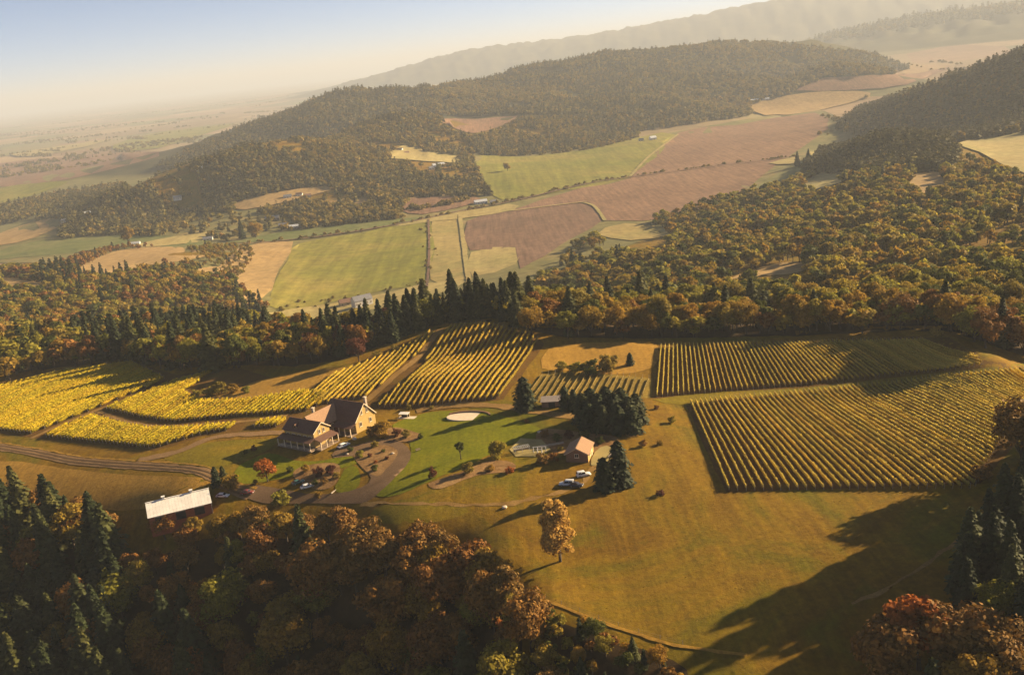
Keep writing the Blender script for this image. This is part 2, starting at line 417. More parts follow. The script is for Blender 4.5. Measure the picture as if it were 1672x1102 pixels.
G_green = soil('field_green', (.15, .155, .02), (.195, .18, .03), (.25, .20, .045), .006, .08, (.3, .05, .6))
G_greentan = soil('field_greentan', (.24, .21, .07), (.30, .23, .08), (.33, .25, .10), .008, .08, (1.2, .05, .3))
G_tan = soil('field_tan', (.29, .195, .08), (.34, .225, .094), (.28, .18, .07), .01, .1, (.2, .08, .3))
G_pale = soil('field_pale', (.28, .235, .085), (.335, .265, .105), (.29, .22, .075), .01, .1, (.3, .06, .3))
G_plough = soil('field_plough', (.175, .098, .06), (.21, .12, .072), (.24, .14, .085), .006, .1, (.1, .09, .75))
G_plough2 = soil('field_plough_dark', (.14, .085, .055), (.17, .10, .065), (.20, .12, .08), .006, .1, (1.3, .09, .75))
G_lawn = soil('lawn', (.115, .125, .001), (.15, .15, .002), (.19, .165, .004), .05, .9, (.6, .5, .25), .3)
G_dirt = soil('dirt', (.19, .115, .05), (.235, .14, .062), (.28, .175, .08), .06, 1.4, None, .4)
G_track = soil('track', (.20, .115, .032), (.25, .145, .042), (.29, .175, .055), .1, 1.6, None, .4)
G_drive = soil('driveway', (.135, .082, .042), (.16, .098, .052), (.185, .115, .064), .12, 2.2, None, .3)
G_bed = soil('garden_bed', (.16, .085, .03), (.26, .15, .06), (.33, .20, .08), .15, 1.2, None, .8)
G_dry = soil('dry_grass', (.28, .155, .022), (.34, .19, .03), (.30, .16, .022), .05, .7, (.4, .25, .4), .6)
G_olive = soil('olive_grass', (.14, .11, .004), (.17, .125, .005), (.21, .135, .008), .05, .7, (.4, .25, .3), .6)
G_vine = soil('vineyard_floor', (.10, .05, .008), (.13, .066, .010), (.125, .085, .010), .07, .9, None, .5)
G_young = soil('young_vine_floor', (.18, .125, .02), (.22, .15, .026), (.20, .135, .022), .07, .9, None, .5)
G_far = soil('valley_grass', (.13, .125, .045), (.17, .15, .055), (.24, .18, .075), .012, .08, None, .4)
G_shadegreen = soil('meadow', (.10, .12, .035), (.13, .14, .045), (.17, .16, .06), .012, .08, None, .4)  # darker green, the meadow's shade put into its colour

# ---- valley fields
VF = [
 ('valley_floor', [(-40, 430), (0, 380), (130, 350), (330, 345), (560, 335), (740, 318), (800, 300), (770, 250), (1000, 235), (1110, 215), (1340, 180), (1370, 225), (1240, 300), (1110, 368), (900, 450), (760, 500), (430, 535), (330, 480), (200, 430)], G_far, 'olive valley grass between the hills', 1, 800),
 ('green_field', [(437, 499), (470, 425), (490, 398), (600, 380), (703, 362), (698, 456), (640, 472), (560, 490), (490, 504)], G_green, 'large bright green field in the valley', 2, 850),
 ('tan_field', [(330, 478), (385, 408), (478, 396), (455, 440), (428, 498), (350, 492)], G_tan, 'tan stubble field left of the large green field', 2, 850),
 ('narrow_field', [(706, 361), (752, 355), (762, 456), (703, 458)], G_greentan, 'narrow yellow green field beside the straight farm lane', 2, 850),
 ('stubble_strip', [(437, 512), (560, 494), (640, 477), (700, 463), (762, 460), (700, 486), (560, 515), (440, 531)], G_pale, 'pale stubble strip below the large green field', 2, 850),
 ('ploughed_field', [(764, 362), (835, 346), (960, 333), (985, 361), (930, 392), (850, 440), (842, 404), (768, 410)], G_plough2, 'dark ploughed field right of the straight farm lane', 2, 850),
 ('straw_field', [(769, 413), (841, 405), (843, 432), (772, 452)], G_pale, 'small pale straw field at the lane', 2, 850),
 ('large_ploughed_field', [(838, 344), (950, 308), (1030, 292), (1105, 219), (1200, 206), (1330, 186), (1352, 212), (1270, 268), (1190, 330), (1115, 356), (985, 361), (962, 331), (870, 344)], G_plough, 'wide brown ploughed field filling the valley', 2, 900),
 ('hill_pasture', [(772, 256), (850, 258), (960, 246), (1040, 226), (1102, 221), (1028, 291), (930, 311), (820, 328), (792, 300)], G_green, 'rolling green pasture below the white farmhouse', 2, 900),
 ('hill_clearing', [(717, 195), (780, 196), (846, 191), (815, 208), (775, 219), (742, 211)], G_plough, 'brown clearing on the wooded hillside', 2, 1500),
 ('yellow_strip', [(640, 372), (700, 358), (830, 335), (840, 345), (765, 357), (700, 364)], G_pale, 'yellow grass strip along the valley road', 3, 850),
 ('shaded_meadow', [(-10, 415), (60, 395), (200, 385), (330, 390), (330, 402), (180, 408), (0, 425)], G_shadegreen, 'shade-toned green meadow at the left edge of the valley', 2, 900),
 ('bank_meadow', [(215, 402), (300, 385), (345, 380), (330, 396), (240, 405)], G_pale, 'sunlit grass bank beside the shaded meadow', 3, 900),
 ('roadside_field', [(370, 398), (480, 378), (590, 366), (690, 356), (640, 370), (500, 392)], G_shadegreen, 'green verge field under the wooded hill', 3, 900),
 ('farm_clearing', [(655, 345), (672, 325), (740, 322), (785, 326), (760, 338), (690, 352)], G_plough, 'brown clearing behind the small white barn', 3, 900),
 ('hamlet_clearing', [(380, 335), (440, 318), (530, 306), (540, 312), (480, 328), (400, 345)], G_tan, 'tan clearing with houses on the near ridge', 3, 1200),
 ('hamlet_meadow', [(630, 258), (660, 238), (700, 250), (755, 258), (740, 268), (660, 262)], G_pale, 'pale clearing round the hilltop houses', 3, 1200),
 ('left_plot', [(0, 382), (80, 358), (115, 362), (60, 388), (0, 402)], G_tan, 'tan plots by the left edge of the valley', 2, 1200),
 ('plain_green', [(-20, 335), (-20, 312), (100, 297), (100, 304), (40, 325)], G_green, 'green field on the plain at the left edge', 2, 1500),
 ('plain_green', [(185, 238), (260, 218), (380, 205), (330, 222), (260, 243), (200, 247)], G_green, 'green field on the plain behind the dark ridge', 2, 2500),
 ('plain_pale', [(18, 254), (100, 240), (180, 229), (140, 241), (60, 256)], G_pale, 'pale straw field far out on the plain', 2, 2500),
 ('plain_brown', [(-20, 306), (0, 268), (100, 258), (230, 248), (260, 256), (150, 285), (80, 298)], G_plough, 'brown fields on the plain at the left', 1, 2000),
 ('far_valley_field', [(1225, 172), (1300, 155), (1400, 150), (1420, 160), (1330, 183), (1250, 190)], G_tan, 'tan field in the far valley mouth', 2, 2200),
 ('far_valley_field', [(1300, 150), (1350, 128), (1500, 122), (1560, 108), (1480, 140), (1400, 148)], G_plough, 'hazy brown fields deep in the far valley', 2, 2600),
 ('right_field', [(1562, 236), (1620, 226), (1700, 216), (1700, 285), (1640, 272), (1600, 250)], G_pale, 'pale hay field at the right edge', 3, 900),
 ('forest_glade', [(1182, 461), (1245, 437), (1300, 428), (1322, 438), (1290, 448), (1240, 452)], G_tan, 'dry glade in the right wood', 3, 500),
 ('forest_glade', [(975, 384), (1020, 366), (1100, 376), (1090, 386), (1030, 394)], G_greentan, 'grassy glade above the ploughed field', 3, 800),
 ('forest_glade', [(1312, 302), (1345, 282), (1382, 278), (1372, 300), (1330, 311)], G_pale, 'small pale glade below the dark spruce hill', 3, 800),
 ('forest_glade', [(1480, 300), (1500, 276), (1535, 282), (1545, 302), (1510, 318)], G_tan, 'reddish glade high in the right wood', 3, 800),
 ('field_corner', [(1255, 268), (1300, 258), (1312, 263), (1290, 270)], G_pale, 'pale corner between ploughed field and spruces', 3, 900),
 ('dry_hill', [(122, 444), (190, 410), (290, 404), (335, 420), (262, 432), (190, 446)], G_tan, 'dry grass hill above the left wood', 2, 700),
 ('dry_glade', [(300, 445), (350, 436), (370, 442), (330, 450)], G_tan, 'dry glade among yellow bushes', 2, 700),
 ('dry_glade', [(0, 452), (60, 462), (100, 470), (60, 474), (0, 466)], G_tan, 'dry grass gap in the left wood', 2, 600),
]
for nm, pts, m_, lb, lv, dm in VF: sheet(nm, pts, m_, lb, lv, dm, step=16 if lv > 1 else 22, smooth=2, cat='field')
strip('farm_lane', [(751, 352), (757, 400), (766, 462), (772, 500)], 6, G_pale, 'straight pale farm lane between the fields', 4, 850, 8, .4)
strip('farm_lane', [(700, 360), (701, 420), (697, 470)], 3, G_plough2, 'thin dark ditch beside the large green field', 4, 850, 8, .3, 'ditch')
strip('farm_lane', [(1108, 222), (1060, 258), (1030, 290)], 6, G_pale, 'pale lane climbing past the green pasture', 4, 900, 10, .4)
strip('valley_road', [(370, 402), (500, 391), (640, 370), (760, 345), (840, 330), (960, 302), (1040, 290), (1180, 272), (1300, 258)], 6, G_plough2, 'valley road crossing below the wooded hills', 4, 900, 12, .3)
strip('farm_lane', [(955, 333), (972, 340), (988, 362)], 5, G_pale, 'short pale lane in the ploughed fields', 4, 900, 8, .3)
strip('farm_lane', [(838, 346), (900, 338), (958, 331)], 5, G_pale, 'pale grass headland between the ploughed fields', 4, 900, 8, .3)

# ---- the home hill
G_litter_shade = soil('leaf_litter_shade', (.045, .028, .012), (.06, .036, .014), (.08, .046, .016), .06, .9, None, .6)  # brown leaf litter, made dark to deepen the shade between the trees
sheet('wood_floor', [(-120, 880), (60, 880), (170, 915), (250, 915), (330, 880), (480, 880), (590, 892), (640, 925), (700, 922), (760, 945), (835, 982), (860, 1000), (900, 1010), (1000, 1048), (1100, 1078), (1130, 1130), (1130, 1330), (400, 1430), (-120, 1430)], G_litter_shade, 'shade-darkened leaf litter under the bottom wood', 2, 0, 22, 2, 1.5, cat='wood floor')
sheet('wood_floor', [(1548, 1000), (1600, 900), (1650, 850), (1700, 795), (1800, 745), (2000, 760), (2000, 1100), (1800, 1200), (1680, 1110), (1600, 1060)], G_litter_shade, 'shade-darkened leaf litter under the conifers at the right edge', 2, 0, 22, 2, 1.5, cat='wood floor')
sheet('wood_floor', [(-60, 618), (60, 606), (130, 596), (215, 584), (290, 602), (390, 596), (480, 598), (560, 588), (620, 566), (700, 532), (790, 524), (868, 540), (930, 552), (1070, 553), (1300, 548), (1500, 540), (1560, 543), (1690, 588), (1690, 540), (1500, 515), (1200, 525), (900, 520), (760, 515), (640, 545), (440, 572), (215, 560), (0, 580)], G_litter_shade, 'shade-darkened leaf litter under the trees behind the vineyards', 2, 0, 16, 1, 1.5, cat='wood floor')
sheet('vineyard_soil', [(-10, 632), (110, 606), (215, 592), (290, 612), (390, 600), (497, 634), (600, 585), (718, 534), (790, 527), (866, 543), (890, 562), (822, 652), (760, 660), (690, 668), (606, 668), (500, 682), (465, 700), (336, 711), (252, 736), (74, 718), (-10, 706)], G_vine, 'bare soil between the yellow vine rows', 1, 0, 12, 1, cat='soil')
sheet('vineyard_soil', [(1068, 650), (1076, 562), (1200, 560), (1400, 556), (1540, 546), (1620, 590), (1690, 598), (1690, 690), (1600, 790), (1185, 804), (1150, 730), (1118, 656)], G_vine, 'brown soil between the vine rows at the right', 1, 0, 12, 1, cat='soil')
sheet('young_vineyard_soil', [(850, 655), (880, 612), (930, 606), (1066, 618), (1062, 650), (1000, 650), (960, 668)], G_young, 'mown ground of the young vineyard', 1, 0, 10, 1, cat='soil')
sheet('dry_meadow', [(885, 602), (895, 570), (960, 560), (1072, 562), (1066, 600), (1000, 612), (930, 606)], G_dry, 'dry meadow behind the young vineyard', 2, 0, 12, 2, cat='meadow')
sheet('dry_meadow', [(375, 640), (330, 652), (420, 651), (500, 634), (570, 600), (500, 606), (420, 622)], G_dry, 'dry slope beside the yellow bushes', 2, 0, 12, 2, cat='meadow')
sheet('dry_meadow', [(-10, 752), (100, 764), (220, 776), (340, 780), (330, 800), (240, 830), (150, 830), (-10, 800)], G_dry, 'dry golden meadow behind the white roofed barn', 1, 0, 12, 2, cat='meadow')
sheet('grass_slope', [(270, 742), (340, 722), (440, 716), (455, 722), (400, 752), (340, 762), (280, 756)], G_olive, 'mown slope between track and house', 1, 0, 12, 2, cat='meadow')
sheet('olive_patch', [(600, 845), (650, 815), (760, 826), (740, 846), (650, 856)], G_olive, 'green strip below the drive', 1, 0, 14, 2, 2.0, cat='meadow')
sheet('grass_lane', [(1066, 652), (1180, 640), (1300, 634), (1450, 618), (1600, 602), (1690, 592), (1690, 602), (1600, 612), (1450, 628), (1300, 643), (1180, 652), (1124, 662)], G_olive, 'green grass lane between the two right vineyards', 2, 0, 12, 2, cat='lane')
sheet('lawn', [(612, 808), (640, 780), (662, 756), (672, 735), (660, 706), (640, 694), (690, 676), (735, 671), (800, 674), (850, 688), (884, 702), (870, 716), (838, 724), (800, 742), (770, 757), (700, 786), (650, 808)], G_lawn, 'bright green lawn beside the house', 2, 0, 9, 3, cat='lawn')
sheet('lawn', [(392, 760), (440, 740), (480, 752), (530, 752), (572, 742), (590, 752), (560, 764), (480, 778), (400, 790), (382, 778)], G_lawn, 'shaded lawn in front of the house', 2, 0, 9, 3, cat='lawn')
sheet('lawn', [(548, 802), (560, 772), (575, 760), (588, 772), (586, 792), (572, 803)], G_lawn, 'round tongue of lawn by the parking bay', 2, 0, 9, 3, cat='lawn')
sheet('driveway', [(395, 806), (400, 792), (440, 795), (500, 806), (548, 806), (590, 796), (606, 780), (588, 758), (575, 745), (545, 748), (548, 735), (590, 725), (625, 716), (655, 722), (672, 740), (662, 762), (640, 785), (615, 808), (590, 822), (520, 822), (430, 822)], G_drive, 'brown driveway and turning loop at the house', 3, 0, 8, 2, .3, cat='driveway')
sheet('garden_bed', [(600, 772), (578, 746), (600, 733), (625, 727), (648, 734), (646, 748), (632, 765), (618, 778)], G_bed, 'planted island inside the driveway loop', 4, 0, 7, 3, .3, cat='flower bed')
sheet('garden_bed', [(500, 760), (545, 756), (556, 768), (546, 792), (520, 800), (490, 788), (478, 772)], G_bed, 'shrub bed beside the parked white car', 3, 0, 7, 3, .3, cat='flower bed')
sheet('garden_bed', [(700, 790), (760, 768), (800, 752), (838, 756), (836, 770), (780, 776), (720, 798)], G_bed, 'brown planted bank below the lawn', 3, 0, 8, 3, .4, cat='flower bed')
sheet('garden_bed', [(612, 708), (645, 698), (675, 705), (690, 712), (670, 722), (630, 718)], G_bed, 'shrub border at the right end of the house', 4, 0, 7, 3, .3, cat='flower bed')
sheet('garden_bed', [(875, 716), (890, 700), (950, 706), (1000, 712), (1010, 726), (960, 742), (900, 738)], G_bed, 'dark planted bank above the stone shed', 3, 0, 8, 3, .4, cat='flower bed')
strip('dirt_road', [(-60, 722), (0, 730), (60, 740), (120, 752), (200, 759), (270, 763), (320, 768), (352, 780), (380, 798), (410, 808)], 5.0, G_dirt, 'dirt road running in from the left edge', 3, 0, 3, .3)
strip('dirt_track', [(225, 752), (290, 738), (350, 714), (420, 708), (462, 706)], 4.5, G_dirt, 'dirt track along the lower yellow vineyard', 4, 0, 3, .3)
strip('dirt_track', [(50, 716), (100, 694), (161, 669), (220, 648), (278, 624), (320, 612)], 2.6, G_track, 'dirt track climbing between the yellow vineyards', 3, 0, 3, .2)
strip('dirt_track', [(160, 672), (200, 686), (242, 695), (290, 696), (400, 688), (470, 678)], 2.4, G_track, 'grass track dividing the yellow vineyards', 3, 0, 3, .2)
strip('dirt_track', [(597, 656), (622, 634), (647, 612), (683, 583), (702, 558), (720, 537)], 3.6, G_track, 'straight track through the middle vineyard', 3, 0, 3, .2)
strip('dirt_track', [(680, 672), (740, 662), (800, 662), (850, 668), (900, 676), (950, 682), (990, 690), (1040, 712)], 5.0, G_track, 'curved reddish track behind the lawn', 4, 0, 3, .4)
strip('dirt_track', [(590, 822), (680, 822), (760, 824), (830, 822), (900, 806), (950, 790), (960, 770), (990, 750)], 1.8, G_track, 'faint track from the drive to the shed', 2, 0, 3, .5)
strip('dirt_track', [(850, 965), (900, 984), (980, 1015), (1060, 1042), (1115, 1056), (1220, 1070)], 1.0, G_dry, 'pale mown edge of the big pasture', 5, 0, 2, .1)
strip('dirt_track', [(1390, 985), (1450, 960), (1540, 900), (1610, 840), (1690, 770)], 1.2, G_track, 'shaded track along the conifers at the right', 2, 0, 3, .3)
ROAD = [(-60, 722), (0, 730), (60, 740), (120, 752), (200, 759), (270, 763), (320, 768), (352, 780), (380, 798), (410, 808)]
G_rut = soil('wheel_rut', (.12, .07, .032), (.15, .09, .04), (.18, .11, .05), .08, 1.6, None, .4)
for s_, nm_ in ((-1.0, 'left'), (1.0, 'right')): strip('wheel_rut', ROAD, .7, G_rut, f'darker {nm_} wheel rut of the dirt road', 5, 0, 2, .12, 'rut', s_)
strip('grass_verge', ROAD, .8, G_dry, 'pale dry grass verge below the dirt road', 5, 0, 2, .25, 'verge', 3.2)
sheet('garden_terrace', [(832, 734), (850, 716), (884, 718), (900, 735), (880, 746), (842, 746)], G_pale, 'pale paved terrace by the lawn', 4, 0, 8, 1, .2, cat='terrace')
sheet('shed_yard', [(965, 760), (972, 738), (990, 728), (1005, 738), (990, 756)], G_pale, 'pale yard beside the stone shed', 4, 0, 7, 2, .2, cat='yard')

# ------------------------------------------------------------------ vineyards
L_vine_gold = leafmat('vine_gold', [(.2, (.42, .33, .012)), (.5, (.52, .39, .014)), (.8, (.47, .31, .012))], .45, .35)
L_vine_mid = leafmat('vine_mid', [(.2, (.46, .33, .03)), (.5, (.54, .38, .045)), (.8, (.50, .32, .04))], .42, .35)
L_vine_olive = leafmat('vine_olive', [(.2, (.52, .41, .075)), (.5, (.60, .46, .085)), (.8, (.57, .41, .075))], .42, .35)
L_vine_young = leafmat('vine_young', [(.2, (.22, .16, .04)), (.8, (.26, .18, .045))], .3, .3)
W_bark = flat('bark', (.09, .06, .04), .9, .35, 3)
W_post = flat('weathered_post', (.38, .31, .22), .85, .25, 4)
def quads(C, N, s, r=rng, asp=1.0):
    """leaf sprays: an uneven four-cornered face at each centre"""
    n = len(C); N = N / np.maximum(np.linalg.norm(N, axis=1), 1e-6)[:, None]
    a = np.cross(N, r.normal(0, 1, (n, 3))); a /= np.maximum(np.linalg.norm(a, axis=1), 1e-6)[:, None]; b = np.cross(N, a)
    s = np.broadcast_to(np.asarray(s, float), (n,))[:, None]
    k = r.uniform(.6, 1.25, (4, n, 1)); V = np.empty((n, 4, 3))
    V[:, 0] = C + (a * k[0] * asp) * s; V[:, 1] = C + (b * k[1]) * s; V[:, 2] = C - (a * k[2] * asp) * s; V[:, 3] = C - (b * k[3]) * s
    V += (N * s)[:, None] * r.uniform(-.25, .25, (n, 4, 1))
    return V.reshape(-1, 3), np.arange(n * 4).reshape(-1, 4)
def vine_row(line, mat, label, group, dens=8.0, top=1.95, wid=.42, leaf=.36, low=.6):
    """line: ground points of one row. foliage, vine trunks and the two end posts"""
    w = resample(line, 2.0); L = np.hypot(*np.diff(w, axis=0).T).sum()
    if L < 5: return None
    t = np.linspace(0, 1, len(w)); d = np.gradient(w, axis=0); d /= np.maximum(np.linalg.norm(d, axis=1), 1e-6)[:, None]
    ctr = w[len(w) // 2]; c0 = np.array([ctr[0], ctr[1], float(hgt(*[[v] for v in ctr])[0])])
    root = empty('vine_row', c0); tag(root, label, 'vine row', group)
    n = int(L * dens); u = rng.uniform(0, 1, n)
    # gaps and vigour change along the row
    vig = np.interp(u, np.linspace(0, 1, max(4, int(L / 3))), rng.uniform(.84, 1.08, max(4, int(L / 3))))
    x = np.interp(u, t, w[:, 0]); y = np.interp(u, t, w[:, 1]); dx = np.interp(u, t, d[:, 0]); dy = np.interp(u, t, d[:, 1])
    side = rng.normal(0, wid * .62, n); zz = low + (top * vig - low) * rng.beta(1.6, 1.1, n)
    x2 = x - dy * side; y2 = y + dx * side
    C = np.stack([x2, y2, hgt(x2, y2) + zz], 1) - c0
    N = np.stack([-dy * np.sign(side) * .8, dx * np.sign(side) * .8, (zz - 1.0) * .9], 1) + rng.normal(0, .55, (n, 3))
    V, F = quads(C, N, leaf * rng.uniform(.75, 1.3, n))
    # a dense inner wall of shoots so that the row is not see-through
    q = resample(line, 3.0); dd = np.gradient(q, axis=0); dd /= np.maximum(np.linalg.norm(dd, axis=1), 1e-6)[:, None]
    gz = hgt(q[:, 0], q[:, 1]); hw = wid * .42
    ring = []
    for sx, sz in ((-hw, low), (hw, low), (hw * .8, top * .82), (-hw * .8, top * .82)):
        ring.append(np.stack([q[:, 0] - dd[:, 1] * sx, q[:, 1] + dd[:, 0] * sx, gz + sz * rng.uniform(.92, 1.08, len(q))], 1) - c0)
    ring = np.stack(ring, 1).reshape(-1, 3); m = len(q); b0 = len(V); fc = []
    for i in range(m - 1):
        for k in range(4): fc.append((b0 + i * 4 + k, b0 + i * 4 + (k + 1) % 4, b0 + i * 4 + 4 + (k + 1) % 4, b0 + i * 4 + 4 + k))
    fc.append((b0, b0 + 3, b0 + 2, b0 + 1)); e = b0 + (m - 1) * 4; fc.append((e, e + 1, e + 2, e + 3))
    obj('foliage', np_mesh('foliage', np.vstack([V, ring]), np.vstack([F, np.array(fc)]), None, mat), root)
    tp = resample(line, 2.2); gz = hgt(tp[:, 0], tp[:, 1]); V = []; F = []
    for i, p in enumerate(tp):
        b = np.array([p[0], p[1], gz[i] - .1]) - c0; n0 = len(V); r = .06; lean = rng.normal(0, .06, 2)
        for zz, s in ((0, 1.2), (low + .35, .8)):
            for a in (0, 2.1, 4.2): V.append(b + [math.cos(a) * r * s + lean[0] * zz, math.sin(a) * r * s + lean[1] * zz, zz])
        for k in range(3): F.append((n0 + k, n0 + (k + 1) % 3, n0 + 3 + (k + 1) % 3, n0 + 3 + k))
    tr = obj('trunks', np_mesh('trunks', V, F, None, W_bark), root); tr['kind'] = 'stuff'
    for s, k in ((0, 1), (-1, -1)):
        p = w[s] - d[s] * k * .5; g = float(hgt([p[0]], [p[1]])[0]); b = np.array([p[0], p[1], g]) - c0
        MB().tube([b - [0, 0, .2], b + np.array([-d[s][0] * k * .35, -d[s][1] * k * .35, 1.9])], .07, 5).build('end_post', W_post, root)
    return root
def world_poly(pts, dmin=0):
    e = []
    pl = np.array(pts, float)
    for a, b in zip(pl, np.roll(pl, -1, 0)):
        n = max(1, int(np.hypot(*(b - a)) / 10)); e += [a + (b - a) * k / n for k in range(n)]
    e = np.array(e); return at(e[:, 0], e[:, 1], dmin)[:, :2]
RA = at1(613, 665); RB = at1(727, 534); rd = (RB - RA)[:2]; rd /= np.linalg.norm(rd); rn = np.array([rd[1], -rd[0]])
def ordinal(n): return f"{n}{'th' if 10 <= n % 100 <= 20 else {1: 'st', 2: 'nd', 3: 'rd'}.get(n % 10, 'th')}"
def parallel_block(pts, spacing, mat, label, group, **kw):
    wp = world_poly(pts); s = wp @ rn; u = wp @ rd; n = 0
    k0 = math.ceil(s.min() / spacing)
    for k in range(k0, int(s.max() / spacing) + 1):
        uu = np.arange(u.min(), u.max(), .8); wob = .12 * np.sin(uu * .21 + k)
        p = rd[None] * uu[:, None] + rn[None] * (k * spacing + wob)[:, None]
        ins = inside(wp, p[:, 0], p[:, 1]); i = 0
        while i < len(uu):
            if ins[i]:
                j = i
                while j < len(uu) and ins[j]: j += 1
                if j - i > 8:
                    n += 1; vine_row(p[i:j], mat, label % ordinal(n), group, **kw)
                i = j
            else: i += 1
    return n
nrow = [parallel_block([(613, 666), (640, 642), (690, 600), (727, 536), (790, 529), (862, 545), (885, 562), (852, 602), (820, 650), (760, 657), (690, 664)], 2.45, L_vine_mid,
    'golden vine row, %s from the left on the slope below the dark conifers', 'vine rows of the middle vineyard', dens=13, wid=.28, leaf=.24),
 parallel_block([(508, 640), (545, 612), (600, 592), (660, 567), (712, 537), (700, 556), (680, 582), (645, 611), (602, 650), (560, 655), (530, 660)], 2.45, L_vine_mid,
    'golden vine row, %s from the left in the block left of the straight track', 'vine rows left of the straight track', dens=13, wid=.28, leaf=.24),
 parallel_block([(-30, 640), (0, 632), (110, 606), (215, 593), (272, 621), (161, 666), (52, 709), (0, 702), (-30, 700)], 2.4, L_vine_gold,
    'bright yellow vine row, %s from the left in the block behind the climbing track', 'vine rows of the upper left block', dens=15, wid=.62, leaf=.3, top=2.05, low=.45),
 parallel_block([(172, 668), (285, 624), (350, 607), (300, 640), (330, 656), (400, 654), (497, 639), (535, 643), (528, 660), (500, 672), (380, 681), (285, 690), (235, 683)], 2.4, L_vine_gold,
    'bright yellow vine row, %s from the left in the block around the bushes', 'vine rows beside the yellow bushes', dens=15, wid=.62, leaf=.3, top=2.05, low=.45),
 parallel_block([(150, 679), (195, 692), (242, 700), (289, 700), (400, 692), (468, 683), (466, 697), (400, 699), (336, 708), (252, 732), (150, 722), (76, 714), (100, 699)], 2.4, L_vine_gold,
    'bright yellow vine row, %s from the left in the lowest block above the road', 'vine rows of the lowest yellow block', dens=15, wid=.62, leaf=.3, top=2.05, low=.45),
 parallel_block([(856, 652), (884, 614), (930, 608), (1064, 620), (1060, 648), (1000, 648), (955, 664)], 2.6, L_vine_young,
    'thin young vine row, %s from the left behind the dark conifer clump', 'young vine rows', dens=2.2, top=1.1, wid=.2, leaf=.24, low=.4)]
def fan_block(rows, clip, mat, label, group, **kw):
    wp = world_poly(clip); n = 0
    for a, b in rows:
        t = np.linspace(0, 1, 14); pa = at1(*a); pb = at1(*b)
        line = pa[None, :2] * (1 - t)[:, None] + pb[None, :2] * t[:, None]
        line = resample(line, .8); line = line + np.stack([-.0 * line[:, 0], 0 * line[:, 0]], 1)
        ins = inside(wp, line[:, 0], line[:, 1])
        idx = np.where(ins)[0]
        if len(idx) > 10:
            n += 1; vine_row(line[idx[0]:idx[-1] + 1], mat, label % ordinal(n), group, **kw)
    return n
rows = []
for k in range(0, 77):
    bx = 1190 + 14 * k; tx = 1128 + 8.0 * k
    rows.append(((bx, 800 - .01 * (bx - 1190)), (tx, 658 - .098 * (tx - 1128))))
nrow.append(fan_block(rows, [(1100, 664), (1128, 656), (1200, 651), (1300, 642), (1450, 627), (1600, 611), (1720, 598), (1720, 640), (1655, 690), (1640, 715), (1604, 770), (1592, 797), (1186, 803), (1150, 760)], L_vine_olive,
    'long olive gold vine row, %s from the left in the big lower right block', 'vine rows of the lower right block', dens=16, wid=.21, leaf=.20, top=1.9))
rows = []
for k in range(0, 66):
    bx = 1073 + 8.7 * k; tx = 1080 + 6.55 * k
    rows.append(((bx, 648 - .082 * (bx - 1073)), (tx, 567 - .022 * (tx - 1080))))
nrow.append(fan_block(rows, [(1060, 652), (1078, 566), (1200, 564), (1327, 562), (1440, 556), (1538, 551), (1580, 572), (1606, 598), (1450, 615), (1300, 630), (1180, 641)], L_vine_olive,
    'short olive gold vine row, %s from the left in the upper right block', 'vine rows of the upper right block', dens=15, wid=.2, leaf=.19, top=1.85))
print('vine rows', nrow)

# ------------------------------------------------------------------ trees
PAL = {
 'rust':  leafmat('leaf_rust', [(.15, (.165, .066, .013)), (.45, (.235, .105, .018)), (.65, (.19, .11, .023)), (.85, (.26, .108, .014))], .22, .4),
 'amber': leafmat('leaf_amber', [(.15, (.24, .15, .018)), (.4, (.31, .18, .02)), (.6, (.28, .185, .024)), (.85, (.35, .182, .02))], .45, .4),
 'olive': leafmat('leaf_olive', [(.15, (.19, .18, .02)), (.45, (.265, .225, .026)), (.65, (.30, .225, .028)), (.85, (.33, .205, .027))], .48, .4),
 'gold':  leafmat('leaf_gold', [(.2, (.46, .27, .06)), (.8, (.50, .30, .07))], .4, .35),
 'yellow': leafmat('leaf_yellow', [(.2, (.21, .16, .022)), (.8, (.27, .19, .03))], .4, .35),
 'orange': leafmat('leaf_orange', [(.2, (.33, .10, .016)), (.8, (.36, .12, .02))], .4, .35),
 'green': leafmat('leaf_green', [(.2, (.075, .085, .012)), (.8, (.11, .11, .016))], .35, .35),
 'wine':  leafmat('leaf_wine', [(.2, (.10, .03, .018)), (.8, (.14, .05, .02))], .3, .35),
 'fir':   leafmat('needle_fir', [(.15, (.022, .03, .011)), (.5, (.03, .04, .013)), (.85, (.046, .05, .016))], .15, .4),
 'firlit': leafmat('needle_fir_lit', [(.15, (.05, .058, .016)), (.85, (.085, .08, .02))], .2, .4),  # paler copy of the fir needles, sunlight put into the colour
}
BARK = flat('tree_bark', (.075, .052, .036), .9, .4, 2)
